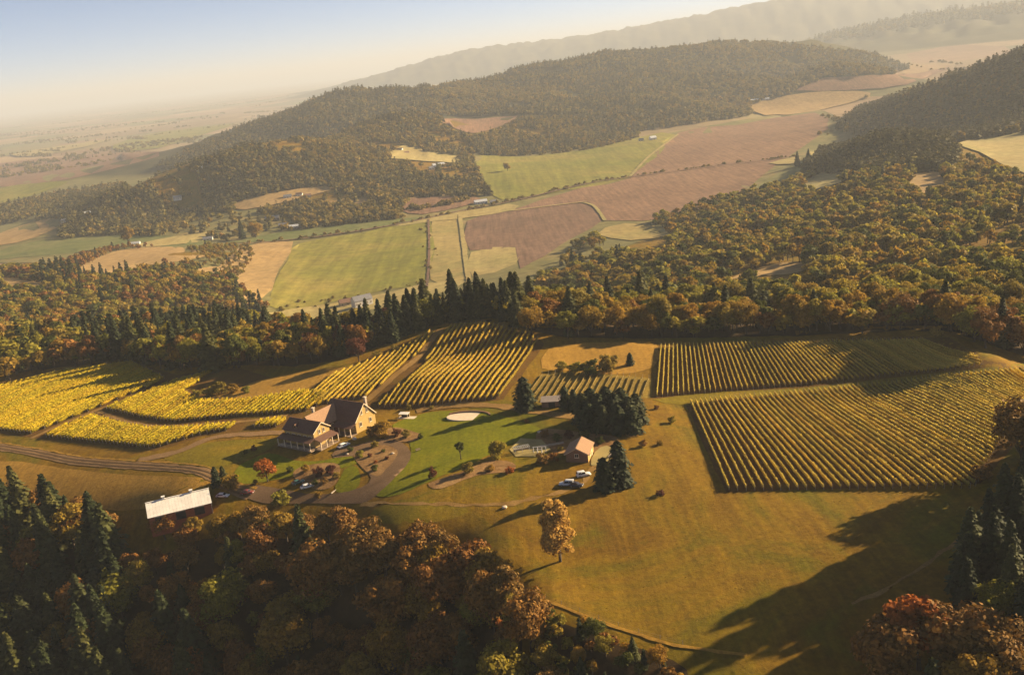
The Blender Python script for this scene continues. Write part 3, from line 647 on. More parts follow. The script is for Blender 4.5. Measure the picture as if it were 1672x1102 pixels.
def oak_mesh(seed, H, Wd, nl, leaf, clumps=22, trunk_f=.28, two=False, low=.0):
    r = np.random.default_rng(seed); zc = H * (1 + trunk_f) / 2 - low * H; hz = H - zc
    cs = []
    while len(cs) < clumps:
        d = r.normal(0, 1, 3); d /= np.linalg.norm(d)
        if d[2] < -.75: continue
        k = r.uniform(.45, .86); cr = Wd * r.uniform(.24, .42)
        c = np.array([d[0] * (Wd - cr * .6) * k, d[1] * (Wd - cr * .6) * k, zc + d[2] * (hz - cr * .7) * k * 1.12])
        c[:2] += r.normal(0, Wd * .06, 2); cs.append((c, cr))
    tot = sum(c[1] ** 2 for c in cs); C = []; N = []; S = []
    for c, cr in cs:
        n = max(4, int(nl * cr ** 2 / tot)); d = r.normal(0, 1, (n, 3)); d /= np.linalg.norm(d, axis=1)[:, None]
        d[:, 2] = np.where((d[:, 2] < -.3) & (r.random(n) < .7), -d[:, 2], d[:, 2])
        rad = cr * r.uniform(.55, 1.08, (n, 1)); C.append(c + d * rad * [1, 1, .85]); N.append(d + r.normal(0, .42, (n, 3))); S.append(leaf * r.uniform(.6, 1.35, n))
    C = np.vstack(C); V, F = quads(C, np.vstack(N), np.concatenate(S), r)
    tb = MB(); r0 = H * .022
    bend = r.normal(0, Wd * .06, 2); top = Vector((bend[0], bend[1], H * .62))
    tb.tube([(0, 0, -.5), (bend[0] * .2, bend[1] * .2, H * trunk_f * .6), (bend[0] * .6, bend[1] * .6, H * .42), top], [r0 * 1.5, r0, r0 * .75, r0 * .3], 7)
    for c, cr in sorted(cs, key=lambda c: -c[1])[:7]:
        a = Vector((bend[0] * .5, bend[1] * .5, H * r.uniform(trunk_f * .75, .42))); mid = a.lerp(Vector(c), .5) + Vector((0, 0, H * .03))
        tb.tube([a, mid, Vector(c)], [r0 * .5, r0 * .33, r0 * .12], 5)
    return (V, F), tb
def fir_mesh(seed, H, Wd, levels, per, seg, leaf, skirt=.06, power=.85):
    r = np.random.default_rng(seed); C = []; N = []; S = []
    for k in range(levels):
        f = (k + r.uniform(0, .8)) / levels; h = H * (skirt + (1 - skirt) * f * .99); R_ = Wd * (1 - f) ** power * r.uniform(.8, 1.15) + .12
        m = max(3, int(per * (1 - .5 * f))); a0 = r.uniform(0, 6.28)
        for j in range(m):
            a = a0 + 6.283 * j / m + r.normal(0, .18); L = R_ * r.uniform(.72, 1.12); dr = r.uniform(.18, .5)
            for s in range(seg):
                q = (s + .6) / seg; rad = L * q; sp = leaf * (1.25 - .55 * q) * (.55 + .75 * R_ / Wd)
                off_ = r.normal(0, sp * .28)
                C.append((math.cos(a) * rad - math.sin(a) * off_, math.sin(a) * rad + math.cos(a) * off_, h - dr * rad * q + r.normal(0, .1) + .12 * H / levels))
                N.append((math.cos(a) * .55 + r.normal(0, .3), math.sin(a) * .55 + r.normal(0, .3), .8)); S.append(sp)
    C.append((0, 0, H)); N.append((1, .2, .1)); S.append(leaf * .4)
    V, F = quads(np.array(C), np.array(N), np.array(S), r, 1.1)
    tb = MB(); tb.tube([(0, 0, -.5), (0, 0, H * .5), (0, 0, H * .97)], [H * .018, H * .011, .03], 6)
    return (V, F), tb
MESH = {}
def tree_meshes(key, kind, seed, pal, **kw):
    (V, F), tb = (oak_mesh if kind == 'oak' else fir_mesh)(seed, **kw)
    MESH[key] = (np_mesh('crown', V, F, None, PAL[pal]), tb.mesh('trunk', BARK, True), kw['H'])
def recolour(key, new, pal):
    c, t, h = MESH[key]; c2 = c.copy(); c2.materials.clear(); c2.materials.append(PAL[pal]); MESH[new] = (c2, t, h)
for s in range(5):
    tree_meshes(f'rust{s}', 'oak', 10 + s, 'rust', H=14, Wd=(6.6, 7.4, 5.8, 7.0, 6.2)[s], nl=4200, leaf=.36, clumps=(24, 30, 20, 26, 22)[s], trunk_f=(.14, .1, .18, .12, .15)[s])
    for p in ('amber', 'olive', 'gold', 'orange', 'yellow', 'green', 'wine'): recolour(f'rust{s}', f'{p}{s}', p)
for s in range(3):
    tree_meshes(f'bush{s}', 'oak', 40 + s, 'olive', H=5, Wd=3.1, nl=1200, leaf=.25, clumps=16, trunk_f=-.25, low=.0)
    for p in ('amber', 'rust', 'gold', 'orange', 'yellow', 'green', 'wine'): recolour(f'bush{s}', f'{p}bush{s}', p)
    MESH[f'olivebush{s}'] = MESH[f'bush{s}']
for s in range(4):
    tree_meshes(f'fir{s}', 'fir', 60 + s, 'fir', H=22, Wd=(5.6, 6.4, 5.2, 6.0)[s], levels=34, per=11, seg=5, leaf=1.05, power=.68)
    recolour(f'fir{s}', f'firlit{s}', 'firlit')
for s in range(2): tree_meshes(f'widefir{s}', 'fir', 70 + s, 'fir', H=13, Wd=4.9, levels=28, per=11, seg=5, leaf=.85, skirt=.0, power=.34)
tree_meshes('goldtree', 'oak', 91, 'gold', H=19, Wd=5.6, nl=7000, leaf=.34, clumps=44, trunk_f=.02, low=.06)
tree_meshes('globe', 'oak', 92, 'green', H=6.5, Wd=2.0, nl=900, leaf=.24, clumps=9, trunk_f=.38)
tree_meshes('blaze', 'oak', 93, 'orange', H=8, Wd=3.9, nl=1800, leaf=.28, clumps=18, trunk_f=.12)

def tree(name, key, x, y, h, label, cat='tree', group=None, rz=None, sx=1.0, lean=0.0):
    c, t, H = MESH[key]
    o = empty(name, (x, y, float(hgt([x], [y])[0]) - .05), rng.uniform(0, 6.28) if rz is None else rz)
    s = h / H; o.scale = (s * sx, s * sx, s)
    if lean: o.rotation_euler.x = rng.normal(0, lean); o.rotation_euler.y = rng.normal(0, lean)
    tag(o, label, cat, group)
    obj('trunk', t, o); obj('crown', c, o)
    return o
def project(x, y, z):
    d = np.stack([x, y, z - CAMZ], 1); f = d @ Fv
    return IW / 2 + FPX * (d @ Rv) / f, IH / 2 - FPX * (d @ Uv) / f, f
def scatter(poly, dmin, dmax, sp, excl=(), jit=.42):
    pl = np.array(poly, float); az, _ = ray(pl[:, 0], pl[:, 1])
    a0, a1 = az.min() - .02, az.max() + .02
    xs = [d * math.sin(a) for d in (dmin, dmax) for a in np.linspace(a0, a1, 9)]; ys = [d * math.cos(a) for d in (dmin, dmax) for a in np.linspace(a0, a1, 9)]
    gx, gy = np.meshgrid(np.arange(min(xs), max(xs), sp), np.arange(min(ys), max(ys), sp * .87))
    gx = gx + (np.arange(gx.shape[0]) % 2)[:, None] * sp / 2
    gx = gx.ravel() + rng.uniform(-jit, jit, gx.size) * sp; gy = gy.ravel() + rng.uniform(-jit, jit, gy.size) * sp
    d = np.hypot(gx, gy); k = (d > dmin) & (d < dmax); gx = gx[k]; gy = gy[k]
    px, py, f = project(gx, gy, hgt(gx, gy)); k = inside(pl, px, py) & (f > 0)
    for e in excl: k &= ~inside(np.array(e, float), px, py)
    return gx[k], gy[k]

# ---- single trees and bushes, each with its own look
def one(name, key, px, py, h, label, cat='tree', group=None, **kw):
    p = at1(px, py); return tree(name, key, p[0], p[1], h, label, cat, group, **kw)
one('golden_tree', 'goldtree', 915, 916, 19.5, 'tall lone golden leaved tree standing in the open pasture', rz=1.0)
one('conifer', 'widefir1', 1012, 790, 14.5, 'taller conifer of the pair shading the parked silver car', 'conifer', sx=.85)
one('conifer', 'widefir0', 988, 799, 10.5, 'lower bushy conifer in front of the taller one near the silver car', 'conifer')
one('conifer', 'widefir1', 858, 668, 13, 'dense dark conifer standing alone at the corner of the middle vineyard', 'conifer', sx=1.0)
one('conifer', 'widefir0', 924, 669, 9.5, 'left one of two small dark conifers beside the grey roof', 'conifer', sx=.8)
one('conifer', 'widefir1', 938, 670, 8.5, 'right one of two small dark conifers beside the big conifer clump', 'conifer', sx=.8)
for i, (px, py, h) in enumerate([(953, 690, 13), (966, 684, 14), (978, 692, 13.5), (992, 684, 14.5), (1004, 694, 14), (1016, 686, 14.5), (1028, 696, 13), (1040, 690, 13), (962, 700, 11.5), (985, 704, 11.5), (1010, 706, 12), (1034, 706, 11)]):
    one('conifer', f'widefir{i % 2}', px, py, h * .86, 'dark conifer in the dense clump behind the stone shed', 'conifer', 'conifers in the clump behind the shed', sx=1.1)
one('globe_tree', 'globe', 753, 750, 6.8, 'small dark round headed tree on the lawn')
one('lawn_tree', 'olivebush2', 812, 746, 7.2, 'olive green bushy tree at the end of the lawn', sx=.85)
one('shrub', 'yellowbush0', 766, 772, 4.4, 'yellow green shrub in front of the dark round tree', 'shrub')
one('shrub', 'winebush0', 706, 780, 4.2, 'dark red upright shrub at the lower lawn edge', 'shrub', sx=.7)
one('orange_tree', 'blaze', 437, 786, 8.6, 'bright orange round tree left of the house', sx=1.1)
one('shrub', 'olivebush1', 459, 823, 6.0, 'big olive round shrub in front of the driveway', 'shrub', sx=1.05)
one('shrub', 'amberbush1', 378, 797, 6.2, 'brown shrub beside the red car and barn', 'shrub')
one('conifer', 'widefir0', 354, 792, 7.0, 'small dark conifer behind the barn end', 'conifer', sx=.8)
one('conifer', 'widefir1', 366, 786, 6.0, 'smaller dark conifer at the end of the dirt road', 'conifer', sx=.8)
one('shrub', 'rustbush2', 886, 757, 4.4, 'reddish brown shrub below the white pergola', 'shrub', sx=1.1)
one('shrub', 'rustbush0', 905, 752, 3.4, 'low rusty shrub between pergola and stone shed', 'shrub', sx=1.2)
one('shrub', 'orangebush1', 832, 772, 2.6, 'low orange brown shrub at the right end of the planted bank', 'shrub', sx=1.2)
one('shrub', 'amberbush0', 800, 768, 2.2, 'low brown shrub in the middle of the planted bank', 'shrub', sx=1.4)
one('meadow_tree', 'yellowbush1', 995, 607, 9.5, 'pale yellow tree in the dry meadow behind the young vines', sx=.85)
one('meadow_bush', 'greenbush0', 964, 610, 6.8, 'dark green bush left of the pale yellow tree', 'bush', sx=1.35)
one('meadow_bush', 'olivebush2', 918, 604, 4.2, 'low olive bush at the left end of the meadow thicket', 'bush', sx=1.3)
one('meadow_bush', 'olivebush0', 940, 607, 4.8, 'olive bush second from the left in the meadow thicket', 'bush', sx=1.3)
one('conifer', 'widefir0', 1029, 596, 5.5, 'small dark conifer right of the pale yellow tree', 'conifer')
for px, py, h, k, lb in [(322, 648, 4, 'olivebush0', 'leftmost low bush in the yellow vineyard thicket'), (342, 646, 5.2, 'olivebush1', 'olive bush second from the left in the yellow vineyard thicket'), (362, 643, 7, 'yellowbush0', 'tall yellow bush topping the yellow vineyard thicket'),
        (382, 642, 5, 'amberbush2', 'brown bush in the right half of the yellow vineyard thicket'), (402, 641, 3.6, 'olivebush2', 'rightmost low bush in the yellow vineyard thicket')]:
    one('thicket_bush', k, px, py, h, lb, 'bush', sx=1.15)
one('round_tree', 'wine1', 586, 590, 12, 'reddish brown round tree at the foot of the dark conifers', sx=.95)
one('shrub', 'yellowbush1', 616, 584, 4.5, 'bright yellow bush right of the reddish round tree', 'bush')
one('shrub', 'yellowbush2', 645, 574, 4.0, 'small yellow bush at the top edge of the middle vineyard', 'bush')
one('shrub', 'yellowbush0', 1530, 549, 5.0, 'small bright yellow tree behind the upper right vineyard', 'bush')
one('edge_oak', 'rust1', 1668, 760, 20, 'large rust brown oak at the right edge beside the vines', sx=1.0)
one('shrub', 'rustbush0', 1606, 782, 5.0, 'dark bush at the lower right corner of the vineyard', 'bush', sx=1.2)
one('shrub', 'winebush1', 1078, 808, 2.0, 'small dark bush alone in the pasture by the right vineyard', 'bush', sx=1.3)
one('lawn_tree', 'amberbush2', 624, 712, 7.0, 'tan leaved tree at the right end of the house', sx=1.0)
one('shrub', 'rustbush1', 608, 712, 5.0, 'dark shrub against the right corner of the house', 'shrub', sx=.8)
for px, py, h, k, lb in [(648, 712, 3.5, 'winebush0', 'dark red shrub in the border right of the house'), (664, 714, 3.4, 'yellowbush2', 'yellow shrub in the border near the lawn'), (686, 716, 2.2, 'greenbush0', 'low dark shrub at the lawn end of the border'),
        (612, 730, 3.0, 'yellowbush1', 'yellow shrub at the back of the driveway island'), (588, 746, 3.0, 'olivebush2', 'olive shrub at the left tip of the driveway island'), (604, 746, 1.8, 'winebush2', 'low dark red shrub in the middle of the driveway island'),
        (626, 738, 1.6, 'greenbush1', 'low green shrub in the driveway island'), (632, 750, 1.5, 'winebush0', 'small dark shrub at the right of the driveway island'), (612, 768, 2.6, 'greenbush2', 'dark green shrub at the lower tip of the driveway island'), (614, 756, 1.4, 'orangebush0', 'little rusty shrub low in the driveway island'),
        (500, 770, 3.0, 'amberbush2', 'brown shrub in the bed left of the round lawn'), (520, 776, 4.0, 'winebush1', 'dark red shrub in the bed beside the parked cars'), (540, 772, 3.6, 'winebush2', 'tall dark red shrub at the right of the parking bed'), (550, 780, 2.6, 'yellowbush0', 'yellow shrub edging the round lawn'),
        (514, 792, 2.4, 'greenbush0', 'low green shrub behind the parked white car'), (530, 790, 2.8, 'rustbush2', 'rusty shrub between the parked cars and the round lawn'), (474, 770, 2.6, 'greenbush1', 'dark green shrub on the shaded front lawn'), (418, 790, 2.0, 'yellowbush2', 'small pale shrub under the orange tree'),
        (402, 740, 2.0, 'greenbush2', 'small dark bush on the mown slope left of the house'), (414, 736, 2.4, 'winebush0', 'dark bush close to the left porch of the house'), (520, 812, 2.6, 'amberbush0', 'brown shrub at the near edge of the parking bay'), (572, 738, 2.4, 'greenbush0', 'dark shrub beside the white car at the house'),
        (890, 712, 3.0, 'rustbush1', 'rusty shrub at the top of the dark planted bank'), (910, 720, 3.2, 'greenbush2', 'green shrub in the dark planted bank above the pergola'), (930, 716, 3.4, 'winebush2', 'dark red shrub in the bank above the stone shed'), (955, 716, 3.8, 'greenbush1', 'dark green shrub right behind the stone shed'),
        (980, 724, 3.0, 'greenbush0', 'low dark shrub between shed and conifer clump'), (915, 736, 2.2, 'yellowbush1', 'pale shrub beside the terrace steps'), (1050, 728, 2.6, 'rustbush0', 'rusty bush on the dry bank right of the conifer clump'), (1078, 726, 2.2, 'amberbush1', 'brown bush on the dry bank near the right vineyard'),
        (1098, 690, 3.0, 'olivebush0', 'olive bush at the top left corner of the right vineyard'), (1072, 668, 2.0, 'rustbush2', 'low dark bush below the upper right vineyard'), (860, 690, 1.6, 'rustbush1', 'low rusty shrub at the bend of the curved track'), (705, 668, 2.0, 'yellowbush1', 'little yellow bush at the foot of the middle vineyard'),
        (668, 668, 2.4, 'yellowbush0', 'yellow bush at the lower edge of the middle vineyard')]:
    one('shrub', k, px, py, h, lb, 'shrub')

# ---- woods: nearest trees are things of their own, the rest of each wood is one mass
POOL = []            # (size on screen, kind, x, y, h, palette, region)
def wood(region, pts, h0, h1, pal, fir=0.0, firh=1.35):
    for x, y in zip(*pts):
        d = math.hypot(x, y); isf = rng.random() < (fir(x, y) if callable(fir) else fir)
        h = (h0 + (h1 - h0) * rng.beta(1.1, 1.7) if region in ('leftwood', 'rightwood') else rng.uniform(h0, h1)) * (firh if isf else 1)
        POOL.append((h / d, 'fir' if isf else 'oak', x, y, h, pal[rng.integers(len(pal))] if not isf else 'fir', region))
def along(line, n, back0, back1, jit=3.0):
    pl = smooth_poly(line, 6, False); w = at(pl[:, 0], pl[:, 1]); s = resample(w, 1.0); k = rng.uniform(0, len(s) - 1, n).astype(int)
    k = np.linspace(0, len(s) - 1, n).astype(int) if n > 3 else k
    p = s[k] + rng.normal(0, jit, (n, 2)); u = p / np.linalg.norm(p, axis=1)[:, None]
    b = rng.uniform(back0, back1, (n, 1)); p = p + u * b; return p[:, 0], p[:, 1]
# the shaded wood along the bottom
bw = scatter([(-90, 850), (60, 856), (170, 900), (250, 905), (330, 880), (480, 885), (590, 895), (640, 930), (700, 930), (760, 950), (835, 990), (862, 1030), (900, 1075), (1080, 1125), (1125, 1180), (1125, 1330), (400, 1420), (-90, 1420)], 100, 420, 8.2, jit=.4)
px, py, _ = project(bw[0], bw[1], hgt(*bw))
left = (px < 215) | ((px < 330) & (rng.random(len(px)) < .3)); right = (px > 880) & (py > 1040)
wood('bottom', (bw[0][left], bw[1][left]), 13, 20, ['rust', 'olive'], .85, 1.3)
mid = ~left & ~right
wood('bottom', (bw[0][mid], bw[1][mid]), 6.5, 20, ['rust', 'rust', 'amber', 'rust', 'olive'], .12, 1.15)
wood('thicket', (bw[0][right], bw[1][right]), 5, 8.5, ['olive', 'amber', 'rust', 'yellow'], .18, 1.0)
sb = scatter([(866, 1002), (900, 1006), (1000, 1046), (1100, 1076), (1125, 1135), (1125, 1200), (880, 1140), (860, 1060)], 100, 420, 3.6)
wood('thicket', sb, 2.6, 6.2, ['olive', 'amber', 'rust', 'green'], .15, 1.2)
# trees in front of the barn and drive
for px, py, h, pal in [(270, 880, 10, 'rust'), (320, 884, 9, 'amber'), (370, 878, 12, 'amber'), (395, 880, 12, 'amber'), (430, 880, 9, 'olive'), (470, 886, 11, 'amber'), (500, 880, 9, 'rust'), (540, 890, 12, 'rust'), (570, 885, 12, 'rust'), (600, 905, 10, 'olive'), (620, 930, 9, 'green'),
                       (690, 925, 14, 'rust'), (730, 925, 12, 'rust'), (770, 960, 14, 'rust'), (800, 985, 15, 'amber'), (835, 1010, 15, 'rust'), (850, 1045, 12, 'yellow'), (705, 960, 15, 'amber'), (130, 880, 15, 'rust'), (175, 890, 13, 'rust'), (60, 850, 13, 'rust')]:
    p = at1(px, py); POOL.append((1, 'oak', p[0], p[1], h, pal, 'bottom'))
p = at1(828, 1062); tree('orange_oak', 'orange4', p[0], p[1], 9.5, 'bright orange maple at the pasture edge of the bottom wood', sx=.8)
# bottom right corner
for i, (px, py, h, k, lb) in enumerate([(1440, 1118, 16, 'rust0', 'left one of the rusty oaks in the bottom right corner'), (1500, 1092, 17, 'orange2', 'topmost orange brown oak in the bottom right corner'), (1565, 1104, 17, 'rust3', 'broad rusty oak in the middle of the bottom right corner'),
        (1622, 1112, 15, 'rust1', 'rightmost rusty oak in the bottom right corner'), (1450, 1180, 13, 'rust4', 'low rusty oak at the bottom edge in the right corner'), (1590, 1172, 15, 'amber2', 'amber oak at the very bottom right')]):
    one('oak_tree', k, px, py, h, lb, sx=1.15)
one('conifer', 'firlit1', 1520, 1180, 15, 'bright tipped conifer in front of the rusty oaks at the bottom right', 'conifer', sx=1.1)
# conifers along the right edge (they throw the long shade over the pasture)
rc = scatter([(1545, 1000), (1600, 905), (1650, 850), (1690, 800), (1760, 745), (1900, 700), (2100, 760), (2100, 850), (1760, 900), (1700, 1000), (1680, 1060), (1600, 1060)], 120, 480, 6.6)
pxe, _, _ = project(rc[0], rc[1], hgt(*rc)); sh = rc[1] - 190 > .4 * (rc[0] - 105) + 22; sh |= pxe < 1690; rc = (rc[0][sh], rc[1][sh]); pxe = pxe[sh]; ke = pxe < 1700
wood('rightedge', (rc[0][ke], rc[1][ke]), 11, 15, ['olive'], .93, 1.25)
wood('rightedge', (rc[0][~ke], rc[1][~ke]), 22, 28, ['olive'], .93, 1.3)
re = scatter([(1695, 760), (1730, 660), (1800, 600), (2000, 600), (2000, 700), (1800, 730)], 120, 480, 9.0)
wood('rightedge', re, 10, 14, ['rust', 'amber'], .3, 1.2)
# conifer belt behind the middle vineyard
cb = along([(540, 588), (600, 574), (650, 558), (700, 536), (760, 526), (810, 526), (860, 534)], 90, 2, 40, 2.5)
wood('belt', cb, 11, 19, ['olive'], .85, 1.15)
for x in ((790, 526), (842, 530), (852, 532), (700, 534), (745, 527)):
    p = at1(*x); u = p[:2] / np.linalg.norm(p[:2]); p2 = p[:2] + u * 16; POOL.append((1, 'fir', p2[0], p2[1], rng.uniform(24, 28), 'fir', 'belt'))
wood('belt', along([(500, 596), (560, 586), (620, 566), (690, 540)], 26, 2, 30, 3), 10, 15, ['rust', 'wine', 'olive'], .3)
# trees along the top of the right vineyards
wood('rightline', along([(868, 548), (930, 556), (1000, 558), (1070, 556), (1200, 552), (1400, 548), (1500, 543), (1560, 546), (1610, 566), (1690, 592)], 46, 4, 14, 2.5), 9, 15, ['amber', 'rust', 'olive', 'amber'], .04)
wood('rightline', along([(868, 546), (1000, 552), (1200, 548), (1400, 544), (1500, 540), (1560, 542), (1690, 588)], 46, 14, 34, 4), 10, 17, ['amber', 'rust', 'olive'], .04)
wood('rightline', along([(1565, 552), (1620, 574), (1690, 594)], 9, 2, 20, 3), 13, 18, ['rust', 'rust', 'amber'], .05)
# trees along the top of the left vineyards
wood('leftline', along([(-30, 634), (60, 612), (130, 600), (215, 588), (290, 606), (390, 600), (480, 602), (560, 592)], 54, 2, 16, 2.5), 9, 15, ['amber', 'rust', 'olive'], .15)
wood('leftline', along([(120, 602), (215, 590), (290, 606), (390, 600)], 16, 1, 12, 2.5), 15, 19, ['olive', 'rust', 'green'], .35)
GL_R = [v[1] for v in VF if v[0] in ('forest_glade', 'right_field', 'field_corner')]
GL_R = GL_R + [[(x, y + s_) for x, y in g] for s_ in (12, 24, 36) for g in GL_R if np.mean([q[1] for q in g]) > 340] + [[(x, y + s_) for x, y in g] for s_ in (8, 15) for g in GL_R]
GL_L = [v[1] for v in VF if v[0] in ('dry_hill', 'dry_glade', 'bank_meadow')]
GL_L = GL_L + [[(x, y + 10) for x, y in g] for g in GL_L]
lw = scatter([(-60, 625), (-60, 445), (60, 444), (130, 440), (190, 425), (300, 430), (385, 455), (380, 470), (432, 500), (440, 535), (560, 556), (540, 585), (390, 592), (290, 600), (215, 582), (110, 596)], 480, 1500, 8.0, GL_L, .5)
pxl, pyl, _ = project(lw[0], lw[1], hgt(*lw))
wood('leftwood', lw, 6, 17, ['amber', 'olive', 'olive', 'olive', 'yellow', 'green', 'rust'], lambda x, y: .04 if math.sin(x / 47.) + math.sin(y / 61. + x / 90.) < .95 else .55)
ls = scatter([(190, 452), (200, 428), (330, 402), (412, 404), (415, 425), (380, 470), (300, 462)], 800, 1700, 11, GL_L)
wood('leftscrub', ls, 5, 9, ['yellow', 'yellow', 'amber', 'olive'], .03)
wood('leftscrub', scatter([(60, 446), (130, 420), (190, 406), (330, 398), (330, 404), (200, 412), (130, 444)], 800, 1900, 11, GL_L), 6, 11, ['amber', 'rust'], .05)
rw = scatter([(872, 546), (858, 490), (890, 460), (930, 410), (960, 398), (1010, 372), (1105, 354), (1200, 326), (1300, 304), (1312, 285), (1345, 268), (1600, 258), (1700, 280), (1700, 590), (1560, 542), (1500, 538), (1300, 546), (1080, 552)], 420, 1500, 8.6, GL_R, .5)
pxr, pyr, _ = project(rw[0], rw[1], hgt(*rw))
k = np.ones(len(pxr), bool)
k &= ~inside(np.array([(860, 470), (930, 405), (1010, 400), (1000, 430), (930, 452)], float), pxr, pyr) | (rng.random(len(pxr)) < .25)
k &= (np.sin(rw[0] / 23.) * np.sin(rw[1] / 31. + rw[0] / 57.) < .42) | (rng.random(len(pxr)) < .08)
k &= ~((pxr > 1560) & (pyr < 440) & (rng.random(len(pxr)) < .35))
wood('rightwood', (rw[0][k], rw[1][k]), 6.5, 19, ['olive', 'olive', 'amber', 'yellow', 'olive', 'green'], lambda x, y: .0 if math.sin(x / 60.) + math.sin(y / 75. + x / 110.) < 1.6 else .15)

REG = {'bottom': ('in the shaded wood along the bottom edge', 'trees of the bottom wood'), 'thicket': ('in the low thicket below the pasture edge', 'trees of the low thicket'),
       'rightedge': ('in the dark wood at the right edge of the pasture', 'trees of the right edge wood'), 'belt': ('in the dark belt behind the middle vineyard', 'trees of the conifer belt'),
       'rightline': ('along the top of the right vineyards', 'trees above the right vineyards'), 'leftline': ('along the top of the left yellow vineyards', 'trees above the left vineyards'),
       'leftwood': ('on the near slope of the left wood', 'trees of the left wood'), 'rightwood': ('on the near slope of the right wood', 'trees of the right wood'), 'leftscrub': ('in the far scrub on the left', 'trees of the left scrub')}
WORD = {'rust': 'rusty brown oak', 'amber': 'amber brown oak', 'olive': 'olive brown oak', 'yellow': 'yellow green tree', 'green': 'green leaved tree', 'orange': 'orange maple', 'wine': 'dark red tree', 'gold': 'golden tree', 'fir': 'dark conifer'}
# trees outside the picture that only throw shade, and the masses, are told apart by where they project
LIM = {'oak': 300, 'fir': 210}
cnt = {'oak': 0, 'fir': 0}; REST = {}
xs = np.array([p[2] for p in POOL]); ys = np.array([p[3] for p in POOL]); hs = np.array([p[4] for p in POOL])
PX, PY, PF = project(xs, ys, hgt(xs, ys) + hs * .8)
order = sorted(range(len(POOL)), key=lambda i: -POOL[i][0])
for i in order:
    sz, kind, x, y, h, pal, reg = POOL[i]
    if reg == 'bottom' and 195 < PX[i] < 400 and PY[i] < 880: kind, h, pal = 'oak', min(h, 9.5), ('rust' if kind == 'fir' else pal)      # low trees in front of the barn
    seen = -20 < PX[i] < IW + 20 and PY[i] < IH + 25
    if seen and cnt[kind] < LIM[kind] and reg not in ('leftscrub',):
        cnt[kind] += 1
        if kind == 'fir': key = ('firlit' if rng.random() < .3 else 'fir') + str(rng.integers(4))
        else: key = pal + str(rng.integers(5))
        where, grp = REG[reg]; px_ = PX[i]
        if reg == 'bottom': sub = 'at the left end of the bottom wood' if px_ < 200 else 'in the bottom wood below the barn' if px_ < 420 else 'in the bottom wood below the driveway' if px_ < 640 else 'in the bottom wood beside the pasture'
        elif reg in ('rightline', 'rightwood'): sub = where + (', left third' if px_ < 1140 else ', middle third' if px_ < 1400 else ', right third')
        elif reg in ('leftline', 'leftwood', 'belt'): sub = where + (', left half' if px_ < (690 if reg == 'belt' else 280) else ', right half')
        else: sub = where
        where = sub; grp = sub; sw = 'tall' if h > (22 if kind == 'fir' else 14.5) else 'low' if h < (15 if kind == 'fir' else 9) else 'middling'
        tree('conifer' if kind == 'fir' else 'oak_tree', key, x, y, h, f'{sw} {WORD[pal]} {where}', 'conifer' if kind == 'fir' else 'tree', f'{sw} {WORD[pal]}s {grp}', sx=rng.uniform(.85, 1.15), lean=.03)
    else:
        REST.setdefault(reg, []).append((x, y, h, kind, pal))
print('individual trees', cnt, 'rest', {k: len(v) for k, v in REST.items()})

# ------------------------------------------------------------------ masses of trees too many to count
def lowtree(name, kind, seed, pal, **kw):
    (V, F), tb = (oak_mesh if kind == 'oak' else fir_mesh)(seed, **kw)
    tv = np.array(tb.v, float); n0 = len(V)
    tq = [tuple(i + n0 for i in f) for f in tb.f if len(f) == 4]
    me = np_mesh(name, np.vstack([V, tv]), np.vstack([F, np.array(tq)]), None, PAL[pal])
    me.materials.append(BARK)
    mi = np.zeros(len(me.polygons), np.int32); mi[len(F):] = 1; me.polygons.foreach_set('material_index', mi)
    return bpy.data.objects.new(name, me)
LOW = {}
for p in ('rust', 'amber', 'olive', 'yellow', 'wine', 'green', 'orange'):
    LOW[p] = [lowtree('mass_' + p, 'oak', 200 + s, p, H=12, Wd=5.8, nl=430, leaf=.72, clumps=12, trunk_f=.15) for s in range(3 if p in ('amber', 'olive', 'rust') else 2)]
LOW['fir'] = [lowtree('mass_fir', 'fir', 210 + s, 'fir', H=20, Wd=3.9, levels=15, per=8, seg=2, leaf=1.7) for s in range(2)]
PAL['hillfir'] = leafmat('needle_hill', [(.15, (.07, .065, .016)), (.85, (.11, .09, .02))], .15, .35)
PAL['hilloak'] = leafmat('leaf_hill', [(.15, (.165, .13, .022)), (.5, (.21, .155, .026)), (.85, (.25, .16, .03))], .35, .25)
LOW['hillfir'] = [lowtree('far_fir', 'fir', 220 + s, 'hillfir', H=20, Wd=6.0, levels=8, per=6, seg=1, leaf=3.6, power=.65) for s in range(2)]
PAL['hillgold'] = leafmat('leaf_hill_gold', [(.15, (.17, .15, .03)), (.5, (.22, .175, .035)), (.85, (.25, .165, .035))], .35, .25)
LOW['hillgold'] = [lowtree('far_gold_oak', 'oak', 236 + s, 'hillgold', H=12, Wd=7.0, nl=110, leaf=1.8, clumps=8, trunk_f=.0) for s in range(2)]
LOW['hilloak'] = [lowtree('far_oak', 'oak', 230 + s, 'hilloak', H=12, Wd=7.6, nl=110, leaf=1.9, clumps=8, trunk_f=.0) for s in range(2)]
HREF = {k: (20 if 'fir' in k else 12) for k in LOW}
